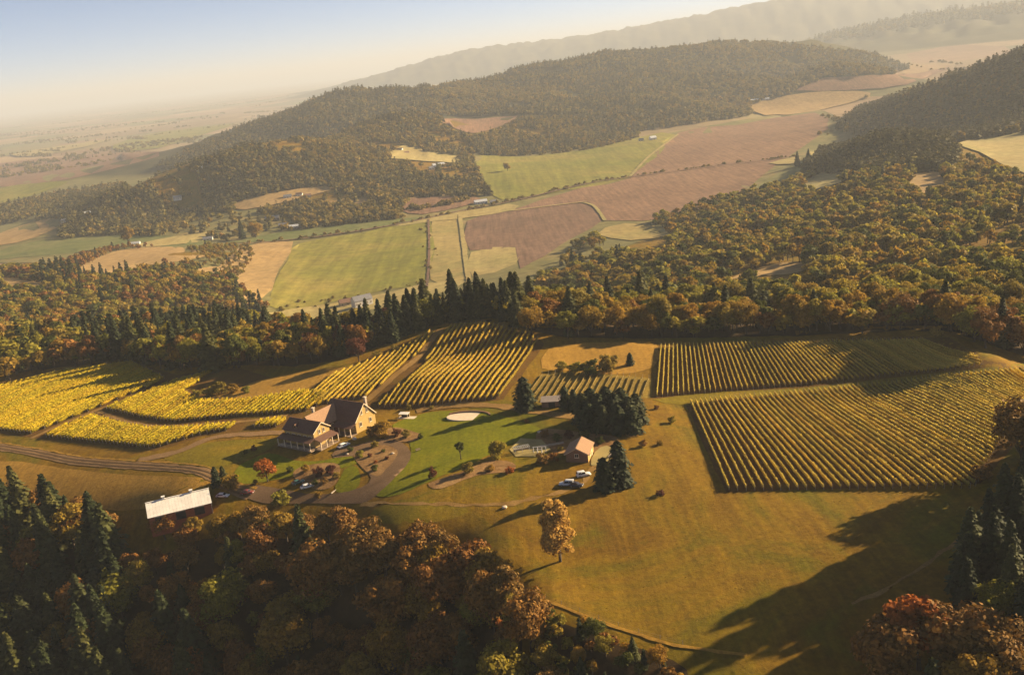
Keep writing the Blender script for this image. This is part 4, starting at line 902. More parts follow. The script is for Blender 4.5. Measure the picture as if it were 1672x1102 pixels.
def instancer(srcs):
    """geometry nodes: one of the given trees on every point"""
    ng = bpy.data.node_groups.new('tree_mass', 'GeometryNodeTree')
    ng.interface.new_socket('Geometry', in_out='INPUT', socket_type='NodeSocketGeometry'); ng.interface.new_socket('Geometry', in_out='OUTPUT', socket_type='NodeSocketGeometry')
    N = ng.nodes; gi = N.new('NodeGroupInput'); go = N.new('NodeGroupOutput'); jn = N.new('GeometryNodeJoinGeometry')
    def attr(nm, ty):
        a = N.new('GeometryNodeInputNamedAttribute'); a.data_type = ty; a.inputs['Name'].default_value = nm; return a.outputs['Attribute']
    idx = attr('variant', 'INT'); sc = attr('size', 'FLOAT_VECTOR'); rt = attr('turn', 'FLOAT')
    cx = N.new('ShaderNodeCombineXYZ'); ng.links.new(rt, cx.inputs['Z'])
    for i, s in enumerate(srcs):
        cmp = N.new('FunctionNodeCompare'); cmp.data_type = 'INT'; cmp.operation = 'EQUAL'; ng.links.new(idx, cmp.inputs[2]); cmp.inputs[3].default_value = i
        oi = N.new('GeometryNodeObjectInfo'); oi.inputs['Object'].default_value = s; oi.inputs['As Instance'].default_value = True
        ip = N.new('GeometryNodeInstanceOnPoints')
        ng.links.new(gi.outputs[0], ip.inputs['Points']); ng.links.new(cmp.outputs[0], ip.inputs['Selection']); ng.links.new(oi.outputs['Geometry'], ip.inputs['Instance'])
        ng.links.new(cx.outputs[0], ip.inputs['Rotation']); ng.links.new(sc, ip.inputs['Scale'])
        ng.links.new(ip.outputs[0], jn.inputs[0])
    ng.links.new(jn.outputs[0], go.inputs[0]); return ng
def mass(name, label, items):
    """items: x, y, height, palette"""
    srcs = []; vid = {}
    for pal in sorted({i[3] for i in items}):
        vid[pal] = list(range(len(srcs), len(srcs) + len(LOW[pal]))); srcs += LOW[pal]
    x = np.array([i[0] for i in items]); y = np.array([i[1] for i in items]); h = np.array([i[2] for i in items])
    V = np.stack([x, y, hgt(x, y) - .2], 1); me = bpy.data.meshes.new(name); me.vertices.add(len(V)); me.vertices.foreach_set('co', V.astype(np.float32).ravel())
    var = np.array([vid[i[3]][rng.integers(len(vid[i[3]]))] for i in items], np.int32)
    ref = np.array([HREF[i[3]] for i in items]); s = h / ref; sx = s * rng.uniform(.8, 1.4, len(s))
    a = me.attributes.new('variant', 'INT', 'POINT'); a.data.foreach_set('value', var)
    a = me.attributes.new('size', 'FLOAT_VECTOR', 'POINT'); a.data.foreach_set('vector', np.stack([sx, sx, s], 1).astype(np.float32).ravel())
    a = me.attributes.new('turn', 'FLOAT', 'POINT'); a.data.foreach_set('value', rng.uniform(0, 6.28, len(s)).astype(np.float32))
    o = obj(name, me); md = o.modifiers.new('trees', 'NODES'); md.node_group = instancer(srcs)
    return tag(o, label, 'wood', kind='stuff')
NAMES = {'bottom': ('bottom_wood', 'further trees of the shaded bottom wood'), 'thicket': ('low_thicket', 'low thicket below the pasture edge'), 'rightedge': ('right_edge_wood', 'dark conifer wood off the right edge of the pasture'), 'belt': ('conifer_belt', 'further conifers of the belt behind the middle vineyard'),
         'rightline': ('vineyard_edge_wood', 'further trees above the right vineyards'), 'leftline': ('left_edge_wood', 'further trees above the yellow vineyards'), 'leftwood': ('left_wood', 'wide amber oak wood falling to the valley on the left'),
         'rightwood': ('right_wood', 'wide olive brown oak wood rolling over the right slopes'), 'leftscrub': ('yellow_scrub', 'yellow scrub and bushes on the far edge of the left wood')}
for reg, it in REST.items():
    mass(NAMES[reg][0], NAMES[reg][1], [(x, y, h, 'fir' if k == 'fir' else p) for x, y, h, k, p in it])
def hill(name, label, poly, dmin, dmax, sp, h0, h1, fir, excl=(), gaps=None):
    x, y = scatter(poly, dmin, dmax, sp, excl, .5)
    if gaps:
        k = (np.sin(x / 61.) * np.sin(y / 83. + x / 140.) + .5 * np.sin(x / 29. + y / 37.) < gaps) | (rng.random(len(x)) < .12); x, y = x[k], y[k]
    it = []
    for a, b in zip(x, y):
        f = rng.random() < (fir(a, b) if callable(fir) else fir); it.append((a, b, rng.uniform(h0, h1) * (1.4 if f else 1), 'hillfir' if f else 'hillgold' if math.sin(a / 97. + math.sin(b / 130.)) * math.sin(b / 117. + a / 210.) + rng.normal(0, .25) > .32 else 'hilloak'))
    return mass(name, label, it)
CL = [v[1] for v in VF if v[0] in ('hill_clearing', 'farm_clearing', 'hamlet_clearing', 'hamlet_meadow', 'left_plot', 'plain_green', 'roadside_field', 'bank_meadow', 'shaded_meadow', 'yellow_strip', 'hill_pasture', 'far_valley_field', 'right_field')]
CL = CL + [[(x, y + 7) for x, y in g] for g in CL]
patch = lambda s, lo, hi: (lambda x, y: lo if math.sin(x / s) + math.sin(y / s * 1.3 + x / s / 1.7) < 0 else hi)
hill('spruce_hill', 'dense dark spruce wood on the knoll at the right', [(1312, 282), (1330, 262), (1350, 243), (1420, 228), (1545, 232), (1568, 255), (1556, 282), (1400, 288)], 1000, 1900, 9, 11, 15, .9, CL)
hill('dark_hill_wood', 'dark shaded wood covering the hill at the right edge', [(1365, 212), (1395, 186), (1500, 149), (1600, 112), (1700, 80), (1700, 226), (1560, 234), (1400, 226)], 1700, 2900, 15, 12, 16, .75, CL)
hill('near_ridge_wood', 'mixed wood over the near ridge on the left', [(60, 352), (120, 325), (200, 318), (220, 312), (300, 274), (400, 244), (520, 224), (640, 232), (770, 256), (788, 290), (806, 322), (740, 324), (690, 352), (560, 378), (500, 384), (470, 352), (400, 346), (330, 352), (300, 372), (240, 392), (120, 396), (60, 380)], 1500, 2700, 12.5, 9, 14, patch(170, .2, .6), CL + [[(395, 345), (470, 352), (480, 385), (380, 392), (320, 385)]], .55)
hill('valley_scrub', 'scattered trees at the foot of the near ridge', [(240, 392), (300, 360), (400, 345), (480, 350), (500, 384), (380, 396)], 1400, 2400, 30, 8, 13, .3, CL)
hill('left_valley_wood', 'broken woods in the valley at the left edge', [(-20, 372), (-20, 338), (60, 322), (200, 300), (220, 316), (200, 322), (120, 330), (60, 356)], 1700, 3400, 17, 9, 14, .4, CL)
hill('middle_hill_wood', 'green wooded hill between the ridges', [(505, 226), (560, 200), (640, 182), (705, 172), (722, 194), (742, 212), (775, 221), (815, 210), (850, 196), (930, 192), (1050, 206), (1042, 226), (960, 243), (850, 256), (770, 254), (650, 236)], 2200, 3100, 14, 10, 14, patch(210, .2, .55), CL, .9)
hill('main_ridge_wood', 'hazy wood covering the long main ridge', [(690, 150), (760, 134), (830, 117), (960, 88), (1060, 81), (1150, 70), (1250, 71), (1350, 79), (1430, 91), (1510, 106), (1430, 132), (1300, 152), (1235, 172), (1225, 190), (1060, 214), (1000, 212), (900, 192), (850, 188), (720, 192), (690, 180)], 2650, 4700, 18, 12, 17, patch(260, .1, .5), CL, 1.05)
hill('second_ridge_wood', 'hazy wood on the second ridge at the left', [(255, 276), (330, 238), (450, 190), (560, 147), (700, 142), (730, 180), (640, 200), (520, 226), (400, 248), (300, 280)], 2700, 4200, 18, 12, 17, .6, CL)
hill('far_ridge_wood', 'wood on the far pale ridge at the upper right', [(1320, 70), (1420, 42), (1550, 20), (1700, 6), (1700, 50), (1550, 60), (1420, 74)], 7800, 9400, 55, 22, 40, .6)
it = []
for _ in range(230):                      # tree lines and copses out on the plain
    px, py = rng.uniform(-40, 760), rng.uniform(0, 1); yh = 180 - .1086 * px; p = at1(px, yh + 6 + 120 * py ** 1.6, 2600)
    if np.hypot(p[0], p[1]) < 2600 or p[2] > -112: continue
    a = .5 + (1.57 if rng.random() < .35 else 0) + rng.normal(0, .12); L = rng.uniform(120, 700); n = int(L / 16); wd = rng.uniform(3, 60)
    for k in range(n):
        s = rng.uniform(-.5, .5) * L; o_ = rng.normal(0, wd * .4); it.append((p[0] + math.cos(a) * s - math.sin(a) * o_, p[1] + math.sin(a) * s + math.cos(a) * o_, rng.uniform(8, 17), 'hilloak' if rng.random() < .7 else 'hillfir'))
for _ in range(26):                      # the same in the far valley at the right
    p = at1(rng.uniform(1220, 1600), rng.uniform(95, 175), 2600)
    if p[2] > -108: continue
    a = rng.uniform(0, 3); L = rng.uniform(80, 400)
    for k in range(int(L / 14)):
        s = rng.uniform(-.5, .5) * L; it.append((p[0] + math.cos(a) * s, p[1] + math.sin(a) * s + rng.normal(0, 12), rng.uniform(8, 14), 'hilloak'))
mass('plain_treelines', 'tree lines and copses scattered over the far plain', it)
it = []
for line, n, h in [([(370, 401), (500, 390), (640, 369), (760, 344), (840, 328), (960, 300), (1040, 288), (1180, 270), (1300, 257)], 170, 5), ([(775, 253), (850, 256), (960, 245), (1040, 225)], 60, 9), ([(700, 365), (697, 455)], 22, 4), ([(437, 508), (560, 488), (697, 460)], 30, 3), ([(640, 345), (700, 340), (790, 322)], 26, 9), ([(1340, 190), (1380, 205), (1340, 222)], 24, 8)]:
    pl = smooth_poly(line, 6, False); w = resample(at(pl[:, 0], pl[:, 1], 880), 2.0); k = rng.integers(0, len(w), n)
    for q in k: it.append((w[q][0] + rng.normal(0, 5), w[q][1] + rng.normal(0, 5), h * rng.uniform(.5, 1.4), 'hilloak'))
mass('hedgerows', 'hedges and roadside bushes along the valley road', it)
# single trees in the valley
for nm, key, px, py, h, lb in [('valley_oak', 'olive0', 829, 281, 20, 'lone dark tree on the rolling green pasture'), ('tall_conifer', 'fir0', 1302, 272, 26, 'left one of two tall conifers beside the ploughed field'), ('tall_conifer', 'fir1', 1320, 266, 24, 'right one of two tall conifers beside the ploughed field'),
        ('valley_poplar', 'amber2', 212, 402, 34, 'tall leafy tree behind the shaded meadow'), ('valley_conifer', 'fir2', 396, 390, 32, 'tall dark conifer by the valley farm'), ('valley_oak', 'amber1', 418, 390, 27, 'broad brown tree by the valley farm'), ('valley_oak', 'gold4', 363, 392, 13, 'small golden tree by the valley farm'),
        ('valley_conifer', 'fir3', 560 + 8, 420 + 30, 18, 'dark conifer at the ditch end of the green field')][:7]:
    p = at1(px, py, 900); tree(nm, key, p[0], p[1], h, lb, 'tree')

# ---- tussocks and weeds in the pastures
def tuft(name, seed, c):
    r = np.random.default_rng(seed); n = 16; a = r.uniform(0, 6.28, n); d = r.uniform(.05, .3, n)
    C = np.stack([np.cos(a) * d, np.sin(a) * d, r.uniform(.12, .3, n)], 1); N = np.stack([np.cos(a + 1.57), np.sin(a + 1.57), r.normal(0, .25, n)], 1)
    V, F = quads(C, N, r.uniform(.12, .26, n), r); return bpy.data.objects.new(name, np_mesh(name, V, F, None, c))
T_dry = leafmat('tussock_dry', [(.1, (.20, .13, .03)), (.5, (.28, .18, .045)), (.9, (.17, .14, .025))], .3, .3)
LOW['tuft'] = [tuft('tussock', 300 + i, T_dry) for i in range(3)]; HREF['tuft'] = .45
it = []
for poly, sp in (([(640, 850), (760, 830), (930, 800), (1050, 760), (1140, 740), (1180, 806), (1600, 800), (1560, 900), (1500, 1000), (1380, 1110), (1120, 1062), (900, 980), (860, 950), (760, 880)], 1.15), ([(-20, 760), (230, 782), (330, 790), (240, 835), (150, 835), (-20, 810)], 1.3), ([(1030, 700), (1100, 690), (1140, 740), (1050, 760)], 1.1), ([(890, 600), (900, 572), (1066, 566), (1060, 612)], 1.4)):
    x, y = scatter(poly, 120, 480, sp, (), .5); k = np.sin(x / 5.3 + np.sin(y / 3.1)) * np.sin(y / 6.7 + x / 11.) + rng.normal(0, 1.2, len(x)) > .9
    it += [(a, b, rng.uniform(.1, .3), 'tuft') for a, b in zip(x[k], y[k])]
o = mass('grass', 'dry tussocks and weeds scattered over the pasture', it); o['category'] = 'grass'
print('tufts', len(it))

# ------------------------------------------------------------------ buildings
B_wall = flat('tan_siding', (.40, .265, .085), .8, .12, .8)
B_wall2 = flat('brown_siding', (.22, .115, .065), .85, .18, .8)
B_roof = flat('brown_shingle', (.135, .066, .042), .85, .3, 1.6)
B_trim = flat('cream_trim', (.68, .54, .38), .6, .08, 2)
B_dark = flat('dark_opening', (.03, .022, .018), .7, .2, 1)
B_white = flat('white_metal', (.76, .72, .66), .45, .2, .35)
B_red = flat('red_siding', (.30, .075, .03), .8, .2, .7)
B_stone = flat('garden_stone', (.42, .34, .26), .9, .3, 1.2)
B_deck = flat('deck_wood', (.27, .19, .13), .8, .25, 1.5)
B_pave = flat('pale_concrete', (.62, .50, .37), .85, .14, .5)
B_grey = flat('grey_roofing', (.24, .20, .18), .7, .2, .8)
B_shed_litslope = flat('tan_sunlit_shingle', (.31, .18, .10), .85, .2, 1.6)  # shed roof, and the sunlit tone of the house cross wing
m, t, b = new_mat('window_glass'); b.inputs['Base Color'].default_value = (.03, .03, .035, 1); b.inputs['Roughness'].default_value = .08; b.inputs['Specular IOR Level'].default_value = .6
B_glass = m
def gable_roof(root, x0, x1, yc, half, eave, ridge, mat, over=.5, end=.45, thick=.18, names=('roof', 'roof')):
    """two slopes running along x"""
    k = (ridge - eave) / half; e = half + over; ze = eave - over * k
    for s, nm in ((-1, names[0]), (1, names[1])):
        a, b_ = (x0 - end, yc, ridge), (x1 + end, yc, ridge); c, d = (x1 + end, yc + s * e, ze), (x0 - end, yc + s * e, ze)
        mb = MB(); mb.slab(*( (a, d, c, b_) if s < 0 else (a, b_, c, d) ), thick); r = mb.build(nm, mat, root)
    rc = MB().box(((x0 + x1) / 2, yc, ridge + thick + .02), (x1 - x0 + 2 * end, .3, .09)); rc.build('ridge_cap', mat, root)
def gable_walls(root, x0, x1, yc, half, eave, ridge, mat, base=-.6, name='wall'):
    pts = [(0, yc - half, base), (0, yc + half, base), (0, yc + half, eave), (0, yc, ridge - .02), (0, yc - half, eave)]
    return MB().prism(pts, (x0, 0, 0), (x1, 0, 0)).build(name, mat, root)
def window(root, c, w, h, axis, out, mat=None):
    """frame, pane and sill on a wall; axis 'x': the wall runs along x, outward normal sign `out`"""
    f = MB(); t = .12
    def bx(du, dz, su, sz, depth, o_):
        if axis == 'x': return ((c[0] + du, c[1] + out * o_, c[2] + dz), (su, depth, sz))
        return ((c[0] + out * o_, c[1] + du, c[2] + dz), (depth, su, sz))
    for du, dz, su, sz in ((0, h / 2, w + t, t), (0, -h / 2, w + t, t), (-w / 2, 0, t, h - t), (w / 2, 0, t, h - t), (0, 0, .06, h - t)): f.box(*bx(du, dz, su, sz, .14, .07))
    fr = f.build('window', mat or B_trim, root)
    MB().box(*bx(0, 0, w - .1, h - .1, .05, .03)).build('pane', B_glass, fr)
    MB().box(*bx(0, -h / 2 - .12, w + .3, .1, .25, .13)).build('sill', mat or B_trim, fr)
def barge(root, x, yc, half, eave, ridge, over=.55):
    k = (ridge - eave) / half
    for s in (-1, 1):
        a = Vector((x, yc, ridge + .08)); e = Vector((x, yc + s * (half + over), eave - over * k + .08))
        MB().slab(a, e, e + Vector((.09, 0, 0)), a + Vector((.09, 0, 0)), -.3 if s < 0 else .3).build('barge_board', B_trim, root)
# ---- the house
H0 = np.array([-65.0, 354.8]); ha = R(-35.9)
house = empty('house', (H0[0], H0[1], float(hgt([H0[0]], [H0[1]])[0])), ha)
tag(house, 'large tan house with dark brown gabled roofs in front of the vineyards', 'house')
gable_walls(house, -8.2, 8.2, 0, 5.4, 4.9, 10.3, B_wall)
gable_roof(house, -8.2, 8.2, 0, 5.4, 4.9, 10.3, B_roof)
# cross wing (its ridge runs towards the front)
pts = [(-5.8 - 4.4, 0, -1), (-5.8 + 4.4, 0, -1), (-5.8 + 4.4, 0, 5.0), (-5.8, 0, 9.2), (-5.8 - 4.4, 0, 5.0)]
MB().prism(pts, (0, -16.4, 0), (0, -.5, 0)).build('wall', B_wall2, house)
k = 4.2 / 4.4
for s, nm in ((-1, 'roof'), (1, 'roof')):
    e = 4.4 + .45
    a, b_, c, d = (-5.8, -16.9, 9.25), (-5.8, -.3, 9.25), (-5.8 + s * e, -.3 if s < 0 else -4.6, 9.25 - e * k), (-5.8 + s * e, -16.9, 9.25 - e * k)
    MB().slab(*((a, b_, c, d) if s < 0 else (a, d, c, b_)), .17).build(nm, B_shed_litslope if s > 0 else B_roof, house)  # sun-facing slope gets the paler shingle: sunlight put into its colour
# front wing
gable_walls(house, -12.4, 3.0, -17.8, 4.0, 6.0, 8.7, B_wall, base=-2.0)
gable_roof(house, -12.4, 3.0, -17.8, 4.0, 6.0, 8.7, B_roof, over=.7)
for x, yc, hf, ev, rg in ((8.62, 0, 5.4, 5.05, 10.45), (3.42, -17.8, 4.0, 6.15, 8.85)): barge(house, x, yc, hf, ev, rg)
# chimneys
for cx, cy, z0, z1 in ((8.0, 1.6, 8.0, 12.2), (-9.4, -9.0, 5.0, 9.6)):
    ch = MB().box((cx, cy, (z0 + z1) / 2), (.9, .9, z1 - z0)).build('chimney', B_stone, house); MB().box((cx, cy, z1 + .1), (1.15, 1.15, .2)).build('chimney_cap', B_trim, ch)
# windows
for y, z, w, h_ in ((-1.6, 7.2, 1.0, 1.5), (1.4, 7.2, 1.0, 1.5), (-2.8, 3.0, 1.3, 1.6), (2.6, 3.0, 1.3, 1.6)): window(house, (8.2, y, z), w, h_, 'y', 1)
for y, z in ((-18.9, 5.6), (-16.7, 5.6)): window(house, (3.0, y, z), 1.0, 1.5, 'y', 1)
for x in (-10.5, -7.6, -4.6, -1.6, 1.0): window(house, (x, -21.8, 3.6), 1.5, 1.7, 'x', -1)
for x in (0.6, 3.4, 6.2): window(house, (x, -5.4, 3.0), 1.5, 1.7, 'x', -1)
for y in (-8, -11): window(house, (-1.4, y, 3.2), 1.3, 1.6, 'y', 1, B_trim)
dr = MB().box((-1.34, -6.4, 1.1), (.08, 1.2, 2.2)).build('door', B_red, house); MB().box((-1.27, -6.0, 1.05), (.06, .08, .2)).build('handle', B_trim, dr)
# dormer on the front wing
gd = MB().prism([(-7.6, 0, 5.6), (-6.2, 0, 5.6), (-6.2, 0, 7.1), (-6.9, 0, 7.7), (-7.6, 0, 7.1)], (0, -21.2, 0), (0, -19.2, 0)).build('dormer', B_wall, house)
for s in (-1, 1): MB().slab(*[(-6.9, -21.5, 7.85), (-6.9, -18.8, 7.85), (-6.9 + s * .95, -18.8, 7.0), (-6.9 + s * .95, -21.5, 7.0)][::(1 if s < 0 else -1)], .1).build('dormer_roof', B_roof, gd)
MB().box((-6.9, -21.24, 6.6), (.8, .06, 1.0)).build('pane', B_glass, gd)
# porch in front of the front wing and along its right end, with posts and railing
MB().box((-4.6, -23.6, .15), (17.6, 3.5, .3)).build('deck', B_deck, house)
MB().box((4.9, -18.2, .15), (3.7, 9.4, .3)).build('deck', B_deck, house)
MB().slab((-13.2, -22.0, 4.0), (-13.2, -25.4, 3.2), (3.9, -25.4, 3.2), (3.9, -22.0, 4.0), .14).build('porch_roof', B_roof, house)
MB().slab((3.1, -22.6, 4.0), (6.9, -22.6, 3.2), (6.9, -13.2, 3.2), (3.1, -13.2, 4.0), .14).build('porch_roof', B_roof, house)
for x in (-12.9, -9.5, -6.1, -2.7, .7, 3.8): MB().box((x, -25.1, 1.7), (.24, .24, 3.0)).build('porch_post', B_trim, house)
for y in (-22.3, -19.4, -16.5, -13.5): MB().box((6.6, y, 1.7), (.24, .24, 3.0)).build('porch_post', B_trim, house)
for z in (.75, 1.2): MB().box((-4.6, -25.2, z), (16.8, .08, .1)).build('rail', B_trim, house)
# entrance porch below the main roof
MB().box((4.4, -7.3, .12), (8.4, 3.6, .24)).build('deck', B_deck, house)
MB().slab((-.6, -5.6, 4.4), (-.6, -9.4, 3.4), (9.0, -9.4, 3.4), (9.0, -5.6, 4.4), .15).build('porch_roof', B_roof, house)
for x in (-.2, 2.8, 5.7, 8.6): 
    pp = MB().box((x, -9.0, 1.8), (.28, .28, 3.2)).build('porch_post', B_trim, house); MB().box((x, -9.0, .35), (.55, .55, .7)).build('post_base', B_stone, pp)
# ---- the barn
bz = -6.2
barn = empty('barn', (-117.8, 307.2, bz), R(20)); tag(barn, 'long red barn with a white metal roof at the edge of the bottom wood', 'barn')
gable_walls(barn, -10, 10, 0, 5.8, 3.3, 5.9, B_red, base=-4)
for s in (-1, 1):
    k = 2.6 / 5.8; e = 6.4
    for i in range(20):                     # standing seam sheets
        x0, x1 = -10.3 + i * 1.03, -10.3 + (i + 1) * 1.03 - .03
        a, b_, c, d = (x0, 0, 6.0), (x1, 0, 6.0), (x1, s * e, 6.0 - e * k), (x0, s * e, 6.0 - e * k)
        MB().slab(*((a, d, c, b_) if s < 0 else (a, b_, c, d)), .07).build('roof_sheet', B_white, barn)
    MB().slab(*[(-10.25, 0, 5.9), (-10.25, s * 6.3, 5.9 - 6.3 * k), (10.25, s * 6.3, 5.9 - 6.3 * k), (10.25, 0, 5.9)][::(1 if s < 0 else -1)], .06).build('roof_deck', B_deck, barn)
MB().box((0, 0, 6.13), (20.8, .5, .1)).build('ridge_cap', B_white, barn)
for x in (-4.5, 4.5):
    v = MB().box((x, 0, 6.5), (.8, .8, .8)).build('roof_vent', B_white, barn); MB().prism([(-.6, -.6, 0), (.6, -.6, 0), (.6, .6, 0), (-.6, .6, 0)], (x, 0, 6.9), (x, 0, 7.05)).build('vent_cap', B_white, v)
for x in (-6.5, 0, 6.0): 
    d_ = MB().box((x, -5.85, 1.3), (3.2, .12, 2.7)).build('barn_door', B_dark, barn); MB().box((x, -5.93, 2.72), (3.5, .08, .16)).build('door_rail', B_trim, d_)
for y in (-5.85, 5.85): MB().box((10.02, y, 1.2), (.16, .16, 4.3)).build('corner_board', B_trim, barn)
window(barn, (10.0, 0, 2.0), 1.4, 1.2, 'y', 1); window(barn, (10.0, -3.2, 1.9), 1.2, 1.1, 'y', 1)
# ---- the stone shed by the conifers
sz = float(hgt([18.0], [299.4])[0])
shed = empty('shed', (18.0, 299.4, sz), R(-107)); tag(shed, 'small tan shed with a gable roof near the conifer clump', 'shed')
gable_walls(shed, -4.6, 4.6, 0, 3.6, 3.0, 4.9, B_wall2); gable_roof(shed, -4.6, 4.6, 0, 3.6, 3.0, 4.9, B_shed_litslope, .5, .5)
MB().box((0, 3.66, 1.4), (9.0, .1, 3.0)).build('sunlit_side', B_wall, shed)  # paler skin on the sun-facing wall, its sunlight put into the colour
d_ = MB().box((-1.5, 3.75, 1.1), (1.1, .08, 2.2)).build('door', B_trim, shed); MB().box((-1.1, 3.81, 1.1), (.08, .06, .2)).build('handle', B_dark, d_)
window(shed, (2.0, 3.72, 1.9), 1.3, 1.1, 'x', 1); window(shed, (4.6, 0, 2.3), 1.3, 1.2, 'y', 1)
barge(shed, 5.0, 0, 3.6, 3.1, 5.0, .5)
# ---- low grey shed behind the lone conifer
p = at1(902, 662)
gs = empty('low_shed', p, R(-8)); tag(gs, 'low grey roofed shed between the dark conifers', 'shed')
MB().box((0, 0, 1.0), (7.6, 4.0, 2.6)).build('wall', B_wall2, gs)
MB().slab((-4.2, -2.5, 2.3), (4.2, -2.5, 2.3), (4.2, 2.5, 2.95), (-4.2, 2.5, 2.95), .14).build('roof', B_grey, gs)
MB().box((0, -2.05, 1.0), (2.4, .1, 2.0)).build('door', B_dark, gs)
# ---- round patio with low wall
pz = float(hgt([-19.8], [348.5])[0])
pt = empty('round_patio', (-19.8, 348.5, pz + .05), R(-14)); tag(pt, 'pale round patio with low dark rear wall on the lawn', 'patio')
n = 44; ring = [(8.2 * math.cos(i * 2 * math.pi / n), 4.3 * math.sin(i * 2 * math.pi / n), 0) for i in range(n)]
MB().prism(ring, (0, 0, -.6), (0, 0, .22)).build('paving', B_pave, pt)
mb = MB(); arc = [i * 2 * math.pi / n for i in range(0, 20)]
for a0, a1 in zip(arc[:-1], arc[1:]):
    q0 = [(rx * math.cos(a), ry * math.sin(a), 0) for a, rx, ry in ((a0, 8.25, 4.35), (a1, 8.25, 4.35), (a1, 8.8, 4.8), (a0, 8.8, 4.8))]; mb.prism(q0, (0, 0, -.3), (0, 0, .6))
mb.build('low_wall', B_wall2, pt)
mb = MB()
for a0, a1 in zip(arc[:-1], arc[1:]):
    q0 = [(rx * math.cos(a), ry * math.sin(a), 0) for a, rx, ry in ((a0, 8.2, 4.3), (a1, 8.2, 4.3), (a1, 8.9, 4.9), (a0, 8.9, 4.9))]; mb.prism(q0, (0, 0, .6), (0, 0, .68))
mb.build('wall_cap', B_wall2, pt)
# ---- little white roofed garden pavilion by the vineyard
p = at1(662, 682)
gp = empty('garden_pavilion', p, R(-20), .75); tag(gp, 'small white roofed open pavilion at the top of the lawn', 'pavilion')
MB().box((1.0, 0, .1), (9.5, 3.6, .3)).build('paving', B_pave, gp)
MB().slab((-3.0, -1.5, 2.3), (2.2, -1.5, 2.3), (2.2, 1.5, 2.6), (-3.0, 1.5, 2.6), .16).build('roof', B_white, gp)
for x in (-2.7, 1.9):
    for y in (-1.3, 1.3): MB().box((x, y, 1.2), (.16, .16, 2.2)).build('post', B_trim, gp)
MB().box((-.4, .9, .9), (4.0, .5, 1.3)).build('dark_inside', B_dark, gp)  # dark block standing in for the shaded inside under the roof
# ---- white arbour, terrace walls and pergola columns at the end of the lawn
p = at1(852, 737)
ar = empty('arbour', p, R(12), .68); tag(ar, 'white framed arbour with slatted top at the end of the lawn', 'arbour')
for x in (-3.6, 0, 3.6):
    for y in (-1.5, 1.5): MB().box((x, y, 1.15), (.2, .2, 2.5)).build('post', B_white, ar)
for y in (-1.5, 1.5): MB().box((0, y, 2.46), (8.0, .16, .22)).build('beam', B_white, ar)
for i in range(9): MB().box((-3.8 + i * .95, 0, 2.64), (.12, 3.8, .12)).build('rafter', B_white, ar)
MB().box((0, 1.5, .5), (7.6, .25, 1.0)).build('back_wall', B_stone, ar)
p = at1(880, 741)
pg = empty('pergola', p, R(-10), .72); tag(pg, 'tall white pergola columns beside the paved terrace', 'pergola')
for x, y in ((-2.6, 1.2), (-.6, 1.2), (1.4, 1.2), (3.2, 1.2), (-.4, -1.6), (1.6, -1.6)):
    c_ = MB().box((x, y, 1.4), (.3, .3, 3.2)).build('column', B_white, pg); MB().box((x, y, .15), (.5, .5, .5)).build('plinth', B_stone, c_)
for y, x0, x1 in ((1.2, -3.0, 3.6), (-1.6, -.8, 2.0)): MB().box(((x0 + x1) / 2, y, 3.06), (x1 - x0, .18, .22)).build('beam', B_white, pg)
MB().box((-2.4, -1.4, .05), (4.2, 2.6, .3)).build('paving', B_pave, pg)
for nm, px, py, rz, s, lb in [('garden_wall', 900, 728, 10, (9, .5, .9), 'low stone garden wall right of the pergola'), ('garden_wall', 1000, 742, 60, (6, .5, .8), 'low stone wall beside the pale shed yard'), ('garden_wall', 548, 800, 62, (5, .3, .3), 'low stone edging of the round lawn')]:
    p = at1(px, py); w_ = empty(nm, p, R(rz)); tag(w_, lb, 'wall')
    n = int(s[0] / .9)
    for i in range(n): MB().box((-s[0] / 2 + (i + .5) * s[0] / n, rng.normal(0, .03), s[2] / 2 - .15), (s[0] / n - .05, s[1] * rng.uniform(.85, 1.1), s[2] * rng.uniform(.85, 1.1))).build('stone', B_stone, w_)
def boulder(px, py, s, lb, mat=None):
    p = at1(px, py); bm = bmesh.new(); bmesh.ops.create_icosphere(bm, subdivisions=2, radius=s)
    for v in bm.verts: v.co *= rng.uniform(.82, 1.12); v.co.z *= .65
    me = bpy.data.meshes.new('boulder'); bm.to_mesh(me); bm.free(); me.materials.append(mat or B_stone)
    o = obj('boulder', me); o.location = (p[0], p[1], p[2] + s * .3); tag(o, lb, 'boulder')
for a in [(824, 829, .8, 'pale boulder alone in the pasture below the planted bank', B_pave), (579, 717, .9, 'pale boulder at the foot of the entrance porch', B_pave), (567, 742, .6, 'small boulder beside the driveway at the house', None), (881, 706, .8, 'pale boulder at the right corner of the lawn', B_pave), (641, 741, .7, 'boulder at the right rim of the driveway island', None),
          (1003, 733, .8, 'boulder beside the pale shed yard', B_pave), (968, 690, .8, 'pale boulder at the foot of the conifer clump', B_pave)]: boulder(*a)
p = at1(683, 736); bn = empty('garden_bench', p, R(30)); tag(bn, 'small dark bench on the lawn by the driveway', 'bench')
for i in range(3): MB().box((0, -.2 + i * .2, .45), (1.8, .16, .06)).build('seat_slat', B_deck, bn)
for i in range(2): MB().box((0, .32, .65 + i * .2), (1.8, .05, .14)).build('back_slat', B_deck, bn)
for x in (-.8, .8):
    for y in (-.2, .28): MB().box((x, y, .22), (.08, .08, .44 if y < 0 else .44)).build('leg', B_dark, bn)
